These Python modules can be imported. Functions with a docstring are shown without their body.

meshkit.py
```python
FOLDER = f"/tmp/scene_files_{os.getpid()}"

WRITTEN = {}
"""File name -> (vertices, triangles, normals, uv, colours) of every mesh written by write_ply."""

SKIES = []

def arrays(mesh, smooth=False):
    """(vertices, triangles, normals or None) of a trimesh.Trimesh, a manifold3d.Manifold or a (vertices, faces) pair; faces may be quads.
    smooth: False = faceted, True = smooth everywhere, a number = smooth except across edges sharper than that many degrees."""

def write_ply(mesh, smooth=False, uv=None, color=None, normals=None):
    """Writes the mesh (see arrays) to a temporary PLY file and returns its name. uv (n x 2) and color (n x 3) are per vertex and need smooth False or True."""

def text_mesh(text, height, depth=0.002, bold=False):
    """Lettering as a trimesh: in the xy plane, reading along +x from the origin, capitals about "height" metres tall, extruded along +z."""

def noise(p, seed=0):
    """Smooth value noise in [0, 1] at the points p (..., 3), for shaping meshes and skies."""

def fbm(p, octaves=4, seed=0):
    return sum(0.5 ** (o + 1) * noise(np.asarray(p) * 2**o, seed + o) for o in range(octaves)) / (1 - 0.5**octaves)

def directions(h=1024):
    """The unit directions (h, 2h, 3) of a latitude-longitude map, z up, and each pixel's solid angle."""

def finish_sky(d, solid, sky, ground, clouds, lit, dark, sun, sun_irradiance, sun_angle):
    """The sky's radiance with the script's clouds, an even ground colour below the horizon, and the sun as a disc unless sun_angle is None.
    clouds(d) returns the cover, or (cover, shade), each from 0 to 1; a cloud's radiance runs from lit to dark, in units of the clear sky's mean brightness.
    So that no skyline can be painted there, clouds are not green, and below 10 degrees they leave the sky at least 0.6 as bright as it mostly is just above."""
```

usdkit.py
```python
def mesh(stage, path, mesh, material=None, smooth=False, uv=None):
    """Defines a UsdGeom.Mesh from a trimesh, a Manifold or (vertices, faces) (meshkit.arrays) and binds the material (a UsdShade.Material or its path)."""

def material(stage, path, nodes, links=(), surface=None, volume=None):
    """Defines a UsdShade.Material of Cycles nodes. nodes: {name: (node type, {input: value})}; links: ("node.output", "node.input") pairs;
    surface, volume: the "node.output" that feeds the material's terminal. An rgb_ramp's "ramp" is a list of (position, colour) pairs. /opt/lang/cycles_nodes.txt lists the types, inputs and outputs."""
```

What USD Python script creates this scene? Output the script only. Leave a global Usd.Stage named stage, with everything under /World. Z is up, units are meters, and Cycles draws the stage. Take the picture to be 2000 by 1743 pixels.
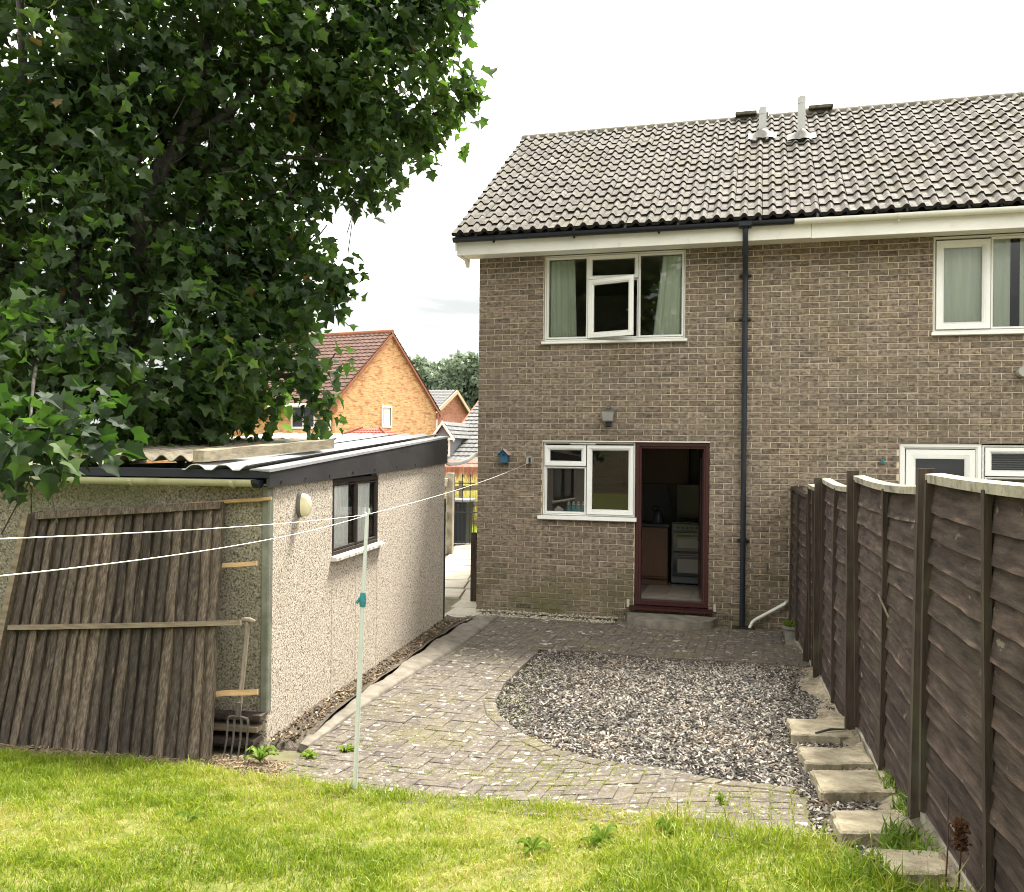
import math, numpy as np, trimesh
from shapely.geometry import Polygon, Point, LineString, box as sbox
from shapely.ops import unary_union
from pxr import Usd, UsdGeom, UsdLux, UsdShade, Gf, Sdf, Vt
import usdkit, meshkit

stage = Usd.Stage.CreateInMemory()
UsdGeom.SetStageUpAxis(stage, UsdGeom.Tokens.z)
UsdGeom.SetStageMetersPerUnit(stage, 1.0)
UsdGeom.Xform.Define(stage, '/World'); UsdGeom.Scope.Define(stage, '/World/Looks')
# ---------------------------------------------------------------- camera, sky, sun
EXPOSURE = 3.02
SUN = np.array([0.19, 0.45, 0.873]); SUN /= np.linalg.norm(SUN)
SUN_I, SUN_ANGLE, SKY = 0.40, 14.0, 0.060
CAM = np.array([3.689, -11.5775, 2.1139])
def cam_axes(yaw, pitch, roll):
    cy, sy, cp, sp, cr, sr = math.cos(yaw), math.sin(yaw), math.cos(pitch), math.sin(pitch), math.cos(roll), math.sin(roll)
    f, r, u = np.array([sy, cy, 0]), np.array([cy, -sy, 0]), np.array([0, 0, 1.])
    f2, u2 = cp * f + sp * u, cp * u - sp * f
    return cr * r + sr * u2, cr * u2 - sr * r, f2
RX, RU, RF = cam_axes(-.2703, .0048, .0105)
cam = UsdGeom.Camera.Define(stage, '/World/camera')
cam.AddTransformOp().Set(Gf.Matrix4d(*RX, 0, *RU, 0, *(-RF), 0, *CAM, 1))
cam.CreateHorizontalApertureAttr(36.0); cam.CreateVerticalApertureAttr(36.0 * 1743 / 2000)
cam.CreateFocalLengthAttr(36.0 * 1745 / 2000); cam.CreateClippingRangeAttr(Gf.Vec2f(0.05, 2000))
cam.CreateExposureAttr(EXPOSURE)

dome = UsdLux.DomeLight.Define(stage, '/World/sky')
dome.GetPrim().SetCustomDataByKey('kind', 'structure')
skym = usdkit.material(stage, '/World/Looks/sky', {
    'sky': ('sky_texture', {'sky_type': 'single_scattering', 'sun_disc': False, 'sun_elevation': float(math.asin(SUN[2])), 'sun_rotation': float(math.atan2(SUN[0], SUN[1])), 'aerosol_density': 2.0}),
    'tc': ('texture_coordinate', {}), 'map': ('mapping', {'scale': (2.2, 2.2, 8.0), 'location': (.7, .2, .3)}), 'sx': ('separate_xyz', {}),
    'up': ('map_range', {'from_min': .10, 'from_max': .46, 'to_min': -.17, 'to_max': .30, 'clamp': True}), 'ad': ('math', {'math_type': 'add'}),
    'n': ('noise_texture', {'scale': 1.5, 'detail': 6.0, 'roughness': .55, 'distortion': .3}),
    'r': ('rgb_ramp', {'ramp': [(0, (1.3, 1.34, 1.33)), (.38, (1.75, 1.78, 1.74)), (.50, (2.7, 2.68, 2.6)), (.64, (4.4, 4.35, 4.15)), (1, (5.6, 5.5, 5.25))]}),
    'm': ('mix', {'fac': .97}), 'bg': ('background_shader', {'strength': SKY})},
    [('tc.generated', 'map.vector'), ('map.vector', 'n.vector'), ('tc.generated', 'sx.vector'), ('sx.z', 'up.value'), ('up.result', 'ad.value1'), ('n.fac', 'ad.value2'), ('ad.value', 'r.fac'), ('sky.color', 'm.color1'), ('r.color', 'm.color2'), ('m.color', 'bg.color')], surface='bg.background')
UsdShade.MaterialBindingAPI.Apply(dome.GetPrim()).Bind(skym)
sun = UsdLux.DistantLight.Define(stage, '/World/sun')
zx = np.cross([0, 0, 1.], SUN); zx /= np.linalg.norm(zx); zy = np.cross(SUN, zx)
sun.AddTransformOp().Set(Gf.Matrix4d(*zx, 0, *zy, 0, *SUN, 0, 0, 0, 0, 1))
sun.CreateIntensityAttr(SUN_I); sun.CreateAngleAttr(SUN_ANGLE); sun.CreateColorAttr(Gf.Vec3f(1, .95, .86)); sun.CreateNormalizeAttr(True)

# ---------------------------------------------------------------- helpers
_n, LOC = {}, {}
def free(parent, name):
    k = (parent, name); i = _n.get(k, -1) + 1; _n[k] = i
    return f'{parent}/{name}' if i == 0 else f'{parent}/{name}_{i:03d}'
def tag(prim, label=None, cat=None, group=None, kind=None):
    for k, v in (('label', label), ('category', cat), ('group', group), ('kind', kind)):
        if v: prim.SetCustomDataByKey(k, v)
    return prim
def thing(name, label=None, cat=None, loc=(0, 0, 0), group=None, kind=None):
    p = free('/World', name); x = UsdGeom.Xform.Define(stage, p)
    x.AddTranslateOp().Set(Gf.Vec3d(*map(float, loc))); LOC[p] = np.array(loc, float)
    tag(x.GetPrim(), label, cat, group, kind); return p
class MB:
    """collects shapes, in world coordinates, that become one mesh"""
    def __init__(s): s.v, s.f, s.t, s.n = [], [], [], 0
    def add(s, v, f, t=.5):
        v = np.asarray(v, float); f = np.asarray(f, int)
        if f.shape[1] == 4: f = np.vstack([f[:, [0, 1, 2]], f[:, [0, 2, 3]]])
        s.v.append(v); s.f.append(f + s.n); s.t.append(np.broadcast_to(t, len(v)).astype(float)); s.n += len(v); return s
    def box(s, lo, hi, t=.5, b=.0, fn=None):
        lo, hi = np.minimum(lo, hi), np.maximum(lo, hi)
        v, f = cbox(lo, hi, b)
        return s.add(fn(v) if fn else v, f, t)
    def tube(s, path, r, k=8, t=.5, caps=True):
        P = np.asarray(path, float); m = len(P); r = np.broadcast_to(r, m)
        d = np.gradient(P, axis=0); d /= np.linalg.norm(d, axis=1)[:, None]
        ref = np.array([0, 0, 1.]) if abs(d[0][2]) < .9 else np.array([1., 0, 0])
        V = []; x = None
        for i in range(m):
            x = np.cross(ref, d[i]) if x is None else x - d[i] * (x @ d[i])
            x = x / np.linalg.norm(x); y = np.cross(d[i], x)
            a = np.arange(k) * 2 * np.pi / k
            V.append(P[i] + r[i] * (np.cos(a)[:, None] * x + np.sin(a)[:, None] * y))
        V = np.vstack(V); F = []
        i, j = np.meshgrid(np.arange(m - 1), np.arange(k), indexing='ij'); i, j = i.ravel(), j.ravel(); j2 = (j + 1) % k
        F = np.c_[i * k + j, i * k + j2, (i + 1) * k + j2, (i + 1) * k + j]
        F = np.vstack([F[:, [0, 1, 2]], F[:, [0, 2, 3]]])
        if caps:
            V = np.vstack([V, P[0], P[-1]]); c = np.arange(k); c2 = (c + 1) % k
            F = np.vstack([F, np.c_[c2, c, np.full(k, m * k)], np.c_[(m - 1) * k + c, (m - 1) * k + c2, np.full(k, m * k + 1)]])
        return s.add(V, F, t)
    def grid(s, G, t=.5):
        a, b = G.shape[:2]; i, j = np.meshgrid(np.arange(a - 1), np.arange(b - 1), indexing='ij'); i, j = i.ravel(), j.ravel()
        return s.add(G.reshape(-1, 3), np.c_[i * b + j, (i + 1) * b + j, (i + 1) * b + j + 1, i * b + j + 1], np.asarray(t).ravel() if np.ndim(t) else t)
    def loft(s, rings, t=.5, close=True, caps=False):
        k = len(rings[0]); V = np.vstack(rings); m = len(rings)
        i, j = np.meshgrid(np.arange(m - 1), np.arange(k if close else k - 1), indexing='ij'); i, j = i.ravel(), j.ravel(); j2 = (j + 1) % k
        F = np.c_[i * k + j, i * k + j2, (i + 1) * k + j2, (i + 1) * k + j]; F = np.vstack([F[:, [0, 1, 2]], F[:, [0, 2, 3]]])
        if caps:
            c = np.arange(1, k - 1); F = np.vstack([F, np.c_[np.zeros_like(c), c + 1, c], np.c_[np.zeros_like(c), c, c + 1] + (m - 1) * k])
        return s.add(V, F, t)
    def build(s, name, mat, parent='/World', smooth=False, **kw):
        if not s.v: return None
        return put(name, np.vstack(s.v), np.vstack(s.f), mat, parent, smooth, np.concatenate(s.t), **kw)
_cc = {}
def cbox(lo, hi, b):
    c, h = (np.asarray(lo) + hi) / 2, (np.asarray(hi) - lo) / 2
    sg = np.array([(i, j, k) for i in (-1, 1) for j in (-1, 1) for k in (-1, 1)], float)
    if b <= 0:
        F = np.array([[0, 1, 3, 2], [4, 6, 7, 5], [0, 4, 5, 1], [2, 3, 7, 6], [0, 2, 6, 4], [1, 5, 7, 3]])
        return c + sg * h, np.vstack([F[:, [0, 1, 2]], F[:, [0, 2, 3]]])
    b = min(b, *(h * .45))
    v = np.concatenate([sg[:, None, :] * (1 - (1 - np.eye(3))[None] * 0) for _ in (0,)])
    v = np.vstack([c + s_ * (h - b * (1 - np.eye(3)[k])) for s_ in sg for k in range(3)])
    if 'f' not in _cc:
        u = np.vstack([s_ * (1 - .2 * (1 - np.eye(3)[k])) for s_ in sg for k in range(3)])
        hl = trimesh.convex.convex_hull(u); idx = np.array([np.argmin(((u - p) ** 2).sum(1)) for p in hl.vertices]); _cc['f'] = idx[hl.faces]
    return v, _cc['f']
def put(name, v, f, mat, parent='/World', smooth=False, tone=None, label=None, cat=None, group=None, kind=None):
    if not isinstance(parent, str): parent = str(parent.GetPath())
    path = free(parent, name); top = '/'.join(parent.split('/')[:3]); v = np.asarray(v, float) - LOC.get(top, 0)
    n = None
    if smooth is True: v, f, n = meshkit.arrays((v, f), True)
    elif smooth:
        v2, f, n = meshkit.arrays((v, f), smooth)
        if len(v2) != len(v) and tone is not None and np.ptp(tone) > 1e-9:
            from scipy.spatial import cKDTree
            tone = np.asarray(tone)[cKDTree(v).query(v2)[1]]
        elif tone is not None: tone = np.full(len(v2), tone[0] if np.ndim(tone) else tone)
        v = v2
    m = UsdGeom.Mesh.Define(stage, path)
    m.CreatePointsAttr(Vt.Vec3fArray.FromNumpy(v.astype(np.float32)))
    m.CreateFaceVertexCountsAttr(Vt.IntArray.FromNumpy(np.full(len(f), 3, np.int32)))
    m.CreateFaceVertexIndicesAttr(Vt.IntArray.FromNumpy(np.asarray(f).astype(np.int32).ravel()))
    m.CreateSubdivisionSchemeAttr('none')
    if n is not None: m.CreateNormalsAttr(Vt.Vec3fArray.FromNumpy(n.astype(np.float32))); m.SetNormalsInterpolation('vertex')
    t = np.broadcast_to(.5 if tone is None else tone, len(v)).astype(np.float32)
    UsdGeom.PrimvarsAPI(m).CreatePrimvar('tone', Sdf.ValueTypeNames.FloatArray, 'vertex').Set(Vt.FloatArray.FromNumpy(np.ascontiguousarray(t)))
    UsdShade.MaterialBindingAPI.Apply(m.GetPrim()).Bind(M[mat])
    tag(m.GetPrim(), label, cat, group, kind)
    return m.GetPrim()
def sm(t): t = np.clip(t, 0, 1); return t * t * (3 - 2 * t)
def T(x, y):
    """height of the garden's ground"""
    x, y = np.asarray(x, float), np.asarray(y, float)
    zl = np.interp(-y, [-3, 0, 2, 4, 6, 7, 9, 11.6, 14], [-.07, -.07, -.04, 0, .07, .16, .36, .52, .6])
    zr = np.interp(-y, [-3, 0, 2.4, 5.86, 7.58, 8.5, 11.6, 14], [-.07, -.07, .05, .27, .46, .57, .75, .8])
    w = sm((x - 1.8) / 2.4); return zl * (1 - w) + zr * w
R = np.random.default_rng(7)

# ---------------------------------------------------------------- materials
M = {}
def mat(name, ramp, scale=6., rough=.85, bump=.0, bscale=80., tone=(1, 1), stretch=None, spec=.35, spots=(), detail=6., metal=0., bdist=.01, tramp=None, low=None):
    N = {'g': ('geometry', {}), 'mp': ('mapping', {'scale': stretch or (1, 1, 1)}),
         'n': ('noise_texture', {'scale': scale, 'detail': detail, 'roughness': .62}),
         'r': ('rgb_ramp', {'ramp': ramp}), 'a': ('attribute', {'attribute': 'tone'}),
         'mr': ('map_range', {'from_min': 0., 'from_max': 1., 'to_min': tone[0], 'to_max': tone[1]}),
         'mx': ('mix', {'mix_type': 'multiply', 'fac': 1.}),
         'p': ('principled_bsdf', {'roughness': rough, 'specular_ior_level': spec, 'metallic': metal})}
    L = [('g.position', 'mp.vector'), ('mp.vector', 'n.vector'), ('n.fac', 'r.fac'), ('a.fac', 'mr.value'), ('r.color', 'mx.color1')]
    if tramp:
        N['tr'] = ('rgb_ramp', {'ramp': tramp}); L += [('a.fac', 'tr.fac'), ('tr.color', 'mx.color2')]
    else: L += [('mr.result', 'mx.color2')]
    last = 'mx.color'
    for i, s in enumerate(spots):
        k = f's{i}'; N[k + 'm'] = ('mapping', {'scale': s.get('stretch', (1, 1, 1)), 'location': (i * 3.1, i * 1.7, 0)})
        N[k] = ('noise_texture', {'scale': s['scale'], 'detail': s.get('detail', 3.), 'roughness': .6})
        N[k + 'r'] = ('map_range', {'from_min': s['lo'], 'from_max': s['hi'], 'to_min': 0., 'to_max': s.get('amt', 1.), 'clamp': True})
        N[k + 'x'] = ('mix', {'color2': s['color']})
        L += [('g.position', k + 'm.vector'), (k + 'm.vector', k + '.vector'), (k + '.fac', k + 'r.value'), (k + 'r.result', k + 'x.fac'), (last, k + 'x.color1')]
        last = k + 'x.color'
    if low:
        N['lz'] = ('separate_xyz', {}); N['lr'] = ('map_range', {'from_min': low['z1'], 'from_max': low['z0'], 'to_min': 0., 'to_max': 1., 'clamp': True})
        N['ln'] = ('noise_texture', {'scale': low.get('scale', 1.6), 'detail': 5.}); N['lnr'] = ('map_range', {'from_min': .38, 'from_max': .6, 'to_min': 0., 'to_max': low['amt'], 'clamp': True})
        N['lm'] = ('math', {'math_type': 'multiply'}); N['lx'] = ('mix', {'color2': low['color']})
        L += [('g.position', 'lz.vector'), ('lz.z', 'lr.value'), ('g.position', 'ln.vector'), ('ln.fac', 'lnr.value'), ('lr.result', 'lm.value1'), ('lnr.result', 'lm.value2'), ('lm.value', 'lx.fac'), (last, 'lx.color1')]; last = 'lx.color'
    L.append((last, 'p.base_color'))
    if bump:
        N['bm'] = ('mapping', {'scale': stretch or (1, 1, 1)})
        N['b'] = ('noise_texture', {'scale': bscale, 'detail': 4., 'roughness': .65}); N['bp'] = ('bump', {'strength': bump, 'distance': bdist})
        L += [('g.position', 'bm.vector'), ('bm.vector', 'b.vector'), ('b.fac', 'bp.height'), ('bp.normal', 'p.normal')]
    M[name] = usdkit.material(stage, '/World/Looks/' + name, N, L, surface='p.BSDF')
def leafmat(name, tramp, trans=.4, tcol=None, rough=.45):
    M[name] = usdkit.material(stage, '/World/Looks/' + name, {
        'a': ('attribute', {'attribute': 'tone'}), 'r': ('rgb_ramp', {'ramp': tramp}), 'r2': ('rgb_ramp', {'ramp': tcol or tramp}),
        'p': ('principled_bsdf', {'roughness': rough, 'specular_ior_level': .3}), 't': ('translucent_bsdf', {}), 'm': ('mix_closure', {'fac': trans})},
        [('a.fac', 'r.fac'), ('a.fac', 'r2.fac'), ('r.color', 'p.base_color'), ('r2.color', 't.color'), ('p.BSDF', 'm.closure1'), ('t.BSDF', 'm.closure2')], surface='m.closure')
def glass(name, tint=(1, 1, 1), ior=1.6):
    M[name] = usdkit.material(stage, '/World/Looks/' + name, {'f': ('fresnel', {'IOR': ior}), 't': ('transparent_bsdf', {'color': tint}), 'g': ('glossy_bsdf', {'roughness': .01, 'color': (1, 1, 1)}), 'm': ('mix_closure', {})},
        [('f.fac', 'm.fac'), ('t.BSDF', 'm.closure1'), ('g.BSDF', 'm.closure2')], surface='m.closure')
g3 = lambda a, k=(1, 1, 1): tuple(a * x for x in k)
mat('brick', [(.30, (.045, .034, .025)), (.43, (.120, .092, .067)), (.54, (.198, .155, .114)), (.72, (.26, .208, .155))], scale=19., tone=(.70, 1.30), bump=.6, bscale=150., bdist=.006, stretch=(1, 1, 1.5), detail=3.,
    spots=[dict(scale=2.2, lo=.6, hi=.78, color=(.26, .165, .115), amt=.35), dict(scale=1.1, lo=.52, hi=.75, color=(.12, .098, .065), amt=.5), dict(scale=38., lo=.66, hi=.70, color=(.5, .46, .38), amt=.5)], low=dict(z0=.05, z1=.85, color=(.085, .082, .03), amt=.75))
mat('mortar', [(.3, (.44, .37, .265)), (.7, (.62, .53, .39))], scale=20., bump=.4, bscale=200., low=dict(z0=.0, z1=.7, color=(.15, .14, .06), amt=.7))
mat('mortar_dark', [(.3, (.16, .15, .13)), (.7, (.3, .28, .24))], scale=20., bump=.4, bscale=200.)
mat('plain_brick_wall', [(.3, (.15, .11, .08)), (.7, (.3, .23, .17))], scale=14.)
mat('roof_tile', [(.3, (.068, .061, .051)), (.5, (.125, .114, .097)), (.75, (.20, .184, .157))], scale=9., tone=(.72, 1.25), bump=.5, bscale=90.,
    spots=[dict(scale=26., lo=.585, hi=.65, color=(.04, .037, .027), amt=.85), dict(scale=17., lo=.60, hi=.70, color=(.33, .31, .265), amt=.6), dict(scale=1.3, lo=.52, hi=.72, color=(.11, .10, .055), amt=.55)])
mat('tile_edge', [(.3, (.008, .0075, .007)), (.7, (.020, .018, .016))], scale=20.)  # lip colour holds dark algae and the shade of the tile fronts
mat('ridge', [(.3, (.05, .044, .033)), (.7, (.13, .118, .088))], scale=14., tone=(.7, 1.2), bump=.5, bscale=80., spots=[dict(scale=10., lo=.55, hi=.7, color=(.14, .13, .045), amt=.75)])
mat('white_plastic', [(.3, (.70, .70, .65)), (.7, (.77, .77, .73))], scale=3., rough=.4, tone=(.85, 1.05))
mat('white_upvc_aged', [(.3, (.66, .66, .58)), (.7, (.74, .74, .67))], scale=3., rough=.45, spots=[dict(scale=5., lo=.62, hi=.8, color=(.42, .42, .33), amt=.4)])
mat('fascia_white', [(.3, (.64, .63, .57)), (.7, (.76, .75, .69))], scale=4., rough=.5, stretch=(.4, 1, 1), spots=[dict(scale=6., lo=.6, hi=.8, color=(.45, .42, .33), amt=.5)])
mat('lead_grey', [(.3, (.17, .165, .15)), (.7, (.25, .24, .22))], scale=6., rough=.6)
mat('flue_grey', [(.3, (.30, .30, .285)), (.7, (.38, .38, .36))], scale=6., rough=.6)
mat('black_plastic', [(.3, (.004, .006, .010)), (.7, (.009, .012, .018))], scale=5., rough=.42, spec=.4)
mat('mahogany', [(.3, (.022, .0065, .0065)), (.7, (.04, .012, .011))], scale=10., rough=.35, stretch=(8, 8, 1))
mat('dark_door', [(.3, (.02, .008, .010)), (.7, (.03, .012, .013))], scale=10., rough=.3)
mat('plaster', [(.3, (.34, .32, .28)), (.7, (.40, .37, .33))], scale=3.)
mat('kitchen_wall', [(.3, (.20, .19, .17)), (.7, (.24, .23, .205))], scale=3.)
mat('floor_tile', [(.3, (.36, .30, .23)), (.7, (.46, .40, .32))], scale=5., rough=.4, tone=(.85, 1.1))
mat('cupboard_wood', [(.3, (.10, .055, .035)), (.7, (.14, .08, .05))], scale=6., stretch=(10, 10, 1), rough=.4)
mat('worktop', [(.3, (.02, .02, .025)), (.7, (.05, .05, .06))], scale=60., rough=.3)
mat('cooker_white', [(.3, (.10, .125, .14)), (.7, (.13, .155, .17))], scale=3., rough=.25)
mat('dark_glass', [(.3, (.012, .014, .016)), (.7, (.02, .022, .025))], scale=3., rough=.08, spec=.6)
mat('curtain', [(.3, (.60, .66, .56)), (.7, (.70, .75, .65))], scale=4., rough=.9, stretch=(6, 6, .5))
mat('net_curtain', [(.3, (.80, .80, .76)), (.7, (.88, .88, .85))], scale=4., rough=.9)
mat('blind', [(.3, (.5, .54, .5)), (.7, (.56, .6, .56))], scale=4.)
mat('concrete', [(.3, (.11, .095, .075)), (.5, (.18, .16, .128)), (.75, (.26, .235, .195))], scale=7., bump=.5, bscale=90., tone=(.8, 1.2), spots=[dict(scale=9., lo=.6, hi=.75, color=(.12, .115, .07), amt=.6)])
mat('concrete_green', [(.3, (.10, .105, .08)), (.7, (.2, .2, .155))], scale=6., bump=.4, bscale=60., spots=[dict(scale=4., lo=.5, hi=.7, color=(.07, .085, .05), amt=.6)])
mat('yellow_stone', [(.3, (.19, .16, .105)), (.5, (.33, .285, .195)), (.72, (.47, .415, .30))], scale=7., bump=.7, bscale=60., bdist=.015, tone=(.85, 1.1), spots=[dict(scale=9., lo=.56, hi=.68, color=(.15, .135, .085), amt=.6), dict(scale=40., lo=.62, hi=.68, color=(.09, .08, .055), amt=.6)])
mat('slab', [(.3, (.32, .29, .23)), (.7, (.46, .42, .34))], scale=5., bump=.4, bscale=70., tone=(.8, 1.1), spots=[dict(scale=6., lo=.55, hi=.7, color=(.2, .18, .13), amt=.5)])
mat('paver', [(.3, (.070, .058, .048)), (.5, (.115, .096, .079)), (.75, (.17, .146, .12))], scale=9., bump=.6, bscale=120., tone=(.82, 1.18),
    spots=[dict(scale=1.9, lo=.50, hi=.68, color=(.150, .132, .062), amt=.5), dict(scale=26., lo=.54, hi=.60, color=(.22, .198, .155), amt=.6), dict(scale=60., lo=.57, hi=.63, color=(.04, .034, .028), amt=.6), dict(scale=15., lo=.645, hi=.675, color=(.46, .44, .38), amt=.75, detail=2.), dict(scale=8., lo=.71, hi=.73, color=(.56, .54, .48), amt=.8, detail=1.)])
mat('ground', [(.3, (.07, .062, .035)), (.5, (.12, .105, .06)), (.75, (.19, .165, .10))], scale=6., bump=.6, bscale=50., spots=[dict(scale=3., lo=.5, hi=.65, color=(.09, .12, .03), amt=.5)])
mat('soil', [(.3, (.045, .035, .025)), (.55, (.10, .08, .058)), (.75, (.19, .16, .12))], scale=24., bump=.8, bscale=60., bdist=.02)
mat('sandy', [(.3, (.13, .105, .07)), (.5, (.25, .21, .145)), (.75, (.36, .31, .225))], scale=18., bump=.8, bscale=50., bdist=.015, spots=[dict(scale=3., lo=.5, hi=.62, color=(.07, .065, .035), amt=.7)])
mat('turf', [(.3, (.07, .09, .014)), (.5, (.14, .15, .03)), (.75, (.24, .21, .075))], scale=10., bump=.5, bscale=80.)
mat('stone_bits', [(.3, (.3, .26, .19)), (.7, (.5, .45, .36))], scale=9., tone=(.5, 1.4), bump=.3)
mat('chips', [(.3, (.24, .22, .195)), (.7, (.36, .335, .30))], scale=30., rough=.7, tramp=[(0, (.06, .055, .052)), (.4, (.24, .225, .21)), (.7, (.75, .72, .68)), (.95, (1.5, 1.46, 1.38)), (1, (.65, .45, .28))])
mat('litter', [(.3, (.22, .17, .11)), (.7, (.32, .255, .17))], scale=30., rough=.8, tramp=[(0, (.12, .11, .10)), (.5, (.5, .46, .42)), (.85, (1.1, 1.05, 1.)), (1, (1.6, 1.5, 1.35))])
PEB = [(.34, (.09, .07, .055)), (.44, (.36, .31, .245)), (.53, (.55, .485, .40)), (.70, (.67, .60, .50))]
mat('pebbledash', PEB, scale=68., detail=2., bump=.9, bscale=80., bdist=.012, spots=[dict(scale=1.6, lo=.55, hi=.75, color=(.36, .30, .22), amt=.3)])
mat('pebbledash_shaded', [(.33, (.06, .052, .035)), (.45, (.18, .16, .115)), (.6, (.28, .255, .19)), (.72, (.36, .33, .26))], scale=68., detail=2., bump=.9, bscale=80., bdist=.012, spots=[dict(scale=1.4, lo=.5, hi=.7, color=(.10, .115, .05), amt=.45)])  # darker copy of pebbledash: tree shade put into the colour, plus green growth
mat('shed_fascia', [(.3, (.02, .02, .021)), (.7, (.04, .039, .04))], scale=5., rough=.55, stretch=(1, .4, 1), spots=[dict(scale=8., lo=.6, hi=.8, color=(.10, .09, .08), amt=.3)])
mat('roof_sheet', [(.3, (.34, .35, .36)), (.7, (.46, .465, .465))], scale=3., rough=.35, metal=.25, spots=[dict(scale=5., lo=.62, hi=.8, color=(.35, .34, .30), amt=.4)])
mat('asbestos', [(.3, (.085, .072, .05)), (.5, (.175, .15, .11)), (.75, (.27, .24, .18))], scale=8., bump=.5, bscale=60., spots=[dict(scale=5., lo=.55, hi=.7, color=(.09, .10, .04), amt=.6)])
mat('gutter_cream', [(.3, (.36, .35, .24)), (.7, (.47, .46, .34))], scale=4., rough=.45, stretch=(.5, 1, 1), spots=[dict(scale=7., lo=.55, hi=.75, color=(.2, .2, .11), amt=.6)])
mat('old_beam', [(.3, (.17, .14, .09)), (.7, (.36, .31, .22))], scale=7., stretch=(4, 1, 4), bump=.5, bscale=40., spots=[dict(scale=5., lo=.55, hi=.7, color=(.1, .085, .05), amt=.7)])
WOODB = [(.32, (.020, .015, .011)), (.45, (.048, .036, .026)), (.56, (.078, .060, .043)), (.7, (.13, .103, .075))]
mat('panel_board', WOODB, scale=3.2, stretch=(24, 24, .8), bump=.6, bscale=6., bdist=.008, tone=(.5, 2.3), spots=[dict(scale=4., stretch=(5, 5, .8), lo=.6, hi=.74, color=(.21, .16, .10), amt=.6), dict(scale=7., lo=.68, hi=.74, color=(.01, .008, .006), amt=.9, stretch=(1, 1, .7))])
mat('rail_wood', [(.3, (.09, .07, .045)), (.7, (.22, .175, .115))], scale=4., stretch=(1, 9, 9), bump=.5, bscale=10.)
mat('fresh_wood', [(.3, (.30, .19, .09)), (.7, (.45, .30, .15))], scale=5., stretch=(1.5, 9, 9), bump=.3)
mat('fence_board', [(.32, (.016, .010, .0085)), (.45, (.038, .025, .0205)), (.58, (.062, .043, .035)), (.75, (.11, .08, .064))], scale=3., stretch=(11, 1.0, 9), bump=.7, bscale=7., bdist=.01, tone=(.7, 1.35),
    spots=[dict(scale=9., stretch=(1, .7, 1.6), lo=.66, hi=.74, color=(.30, .26, .2), amt=.55), dict(scale=1.4, lo=.55, hi=.75, color=(.09, .10, .045), amt=.25)])
mat('fence_edge', [(.3, (.10, .08, .055)), (.6, (.32, .28, .21)), (.8, (.46, .42, .34))], scale=7., stretch=(2, 1.4, 2))
mat('fence_post', [(.3, (.018, .012, .008)), (.7, (.055, .038, .026))], scale=4., stretch=(9, 9, 1), bump=.5, bscale=8., spots=[dict(scale=3., lo=.55, hi=.7, color=(.07, .075, .04), amt=.5)])
mat('fence_cap', [(.3, (.13, .115, .085)), (.5, (.31, .285, .22)), (.75, (.43, .40, .325))], scale=7., stretch=(1, 1.2, 1), bump=.5, spots=[dict(scale=11., lo=.56, hi=.66, color=(.10, .085, .06), amt=.7)])
mat('gravel_board', [(.3, (.15, .13, .09)), (.7, (.38, .35, .28))], scale=5., stretch=(2, 1, 2), bump=.5)
mat('black_iron', [(.3, (.012, .012, .012)), (.7, (.025, .025, .024))], scale=9., rough=.5)
mat('steel_dark', [(.3, (.05, .047, .042)), (.7, (.14, .125, .11))], scale=20., rough=.55, metal=.4)
mat('handle_wood', [(.3, (.12, .10, .075)), (.7, (.24, .20, .15))], scale=8., stretch=(9, 9, 1))
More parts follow.
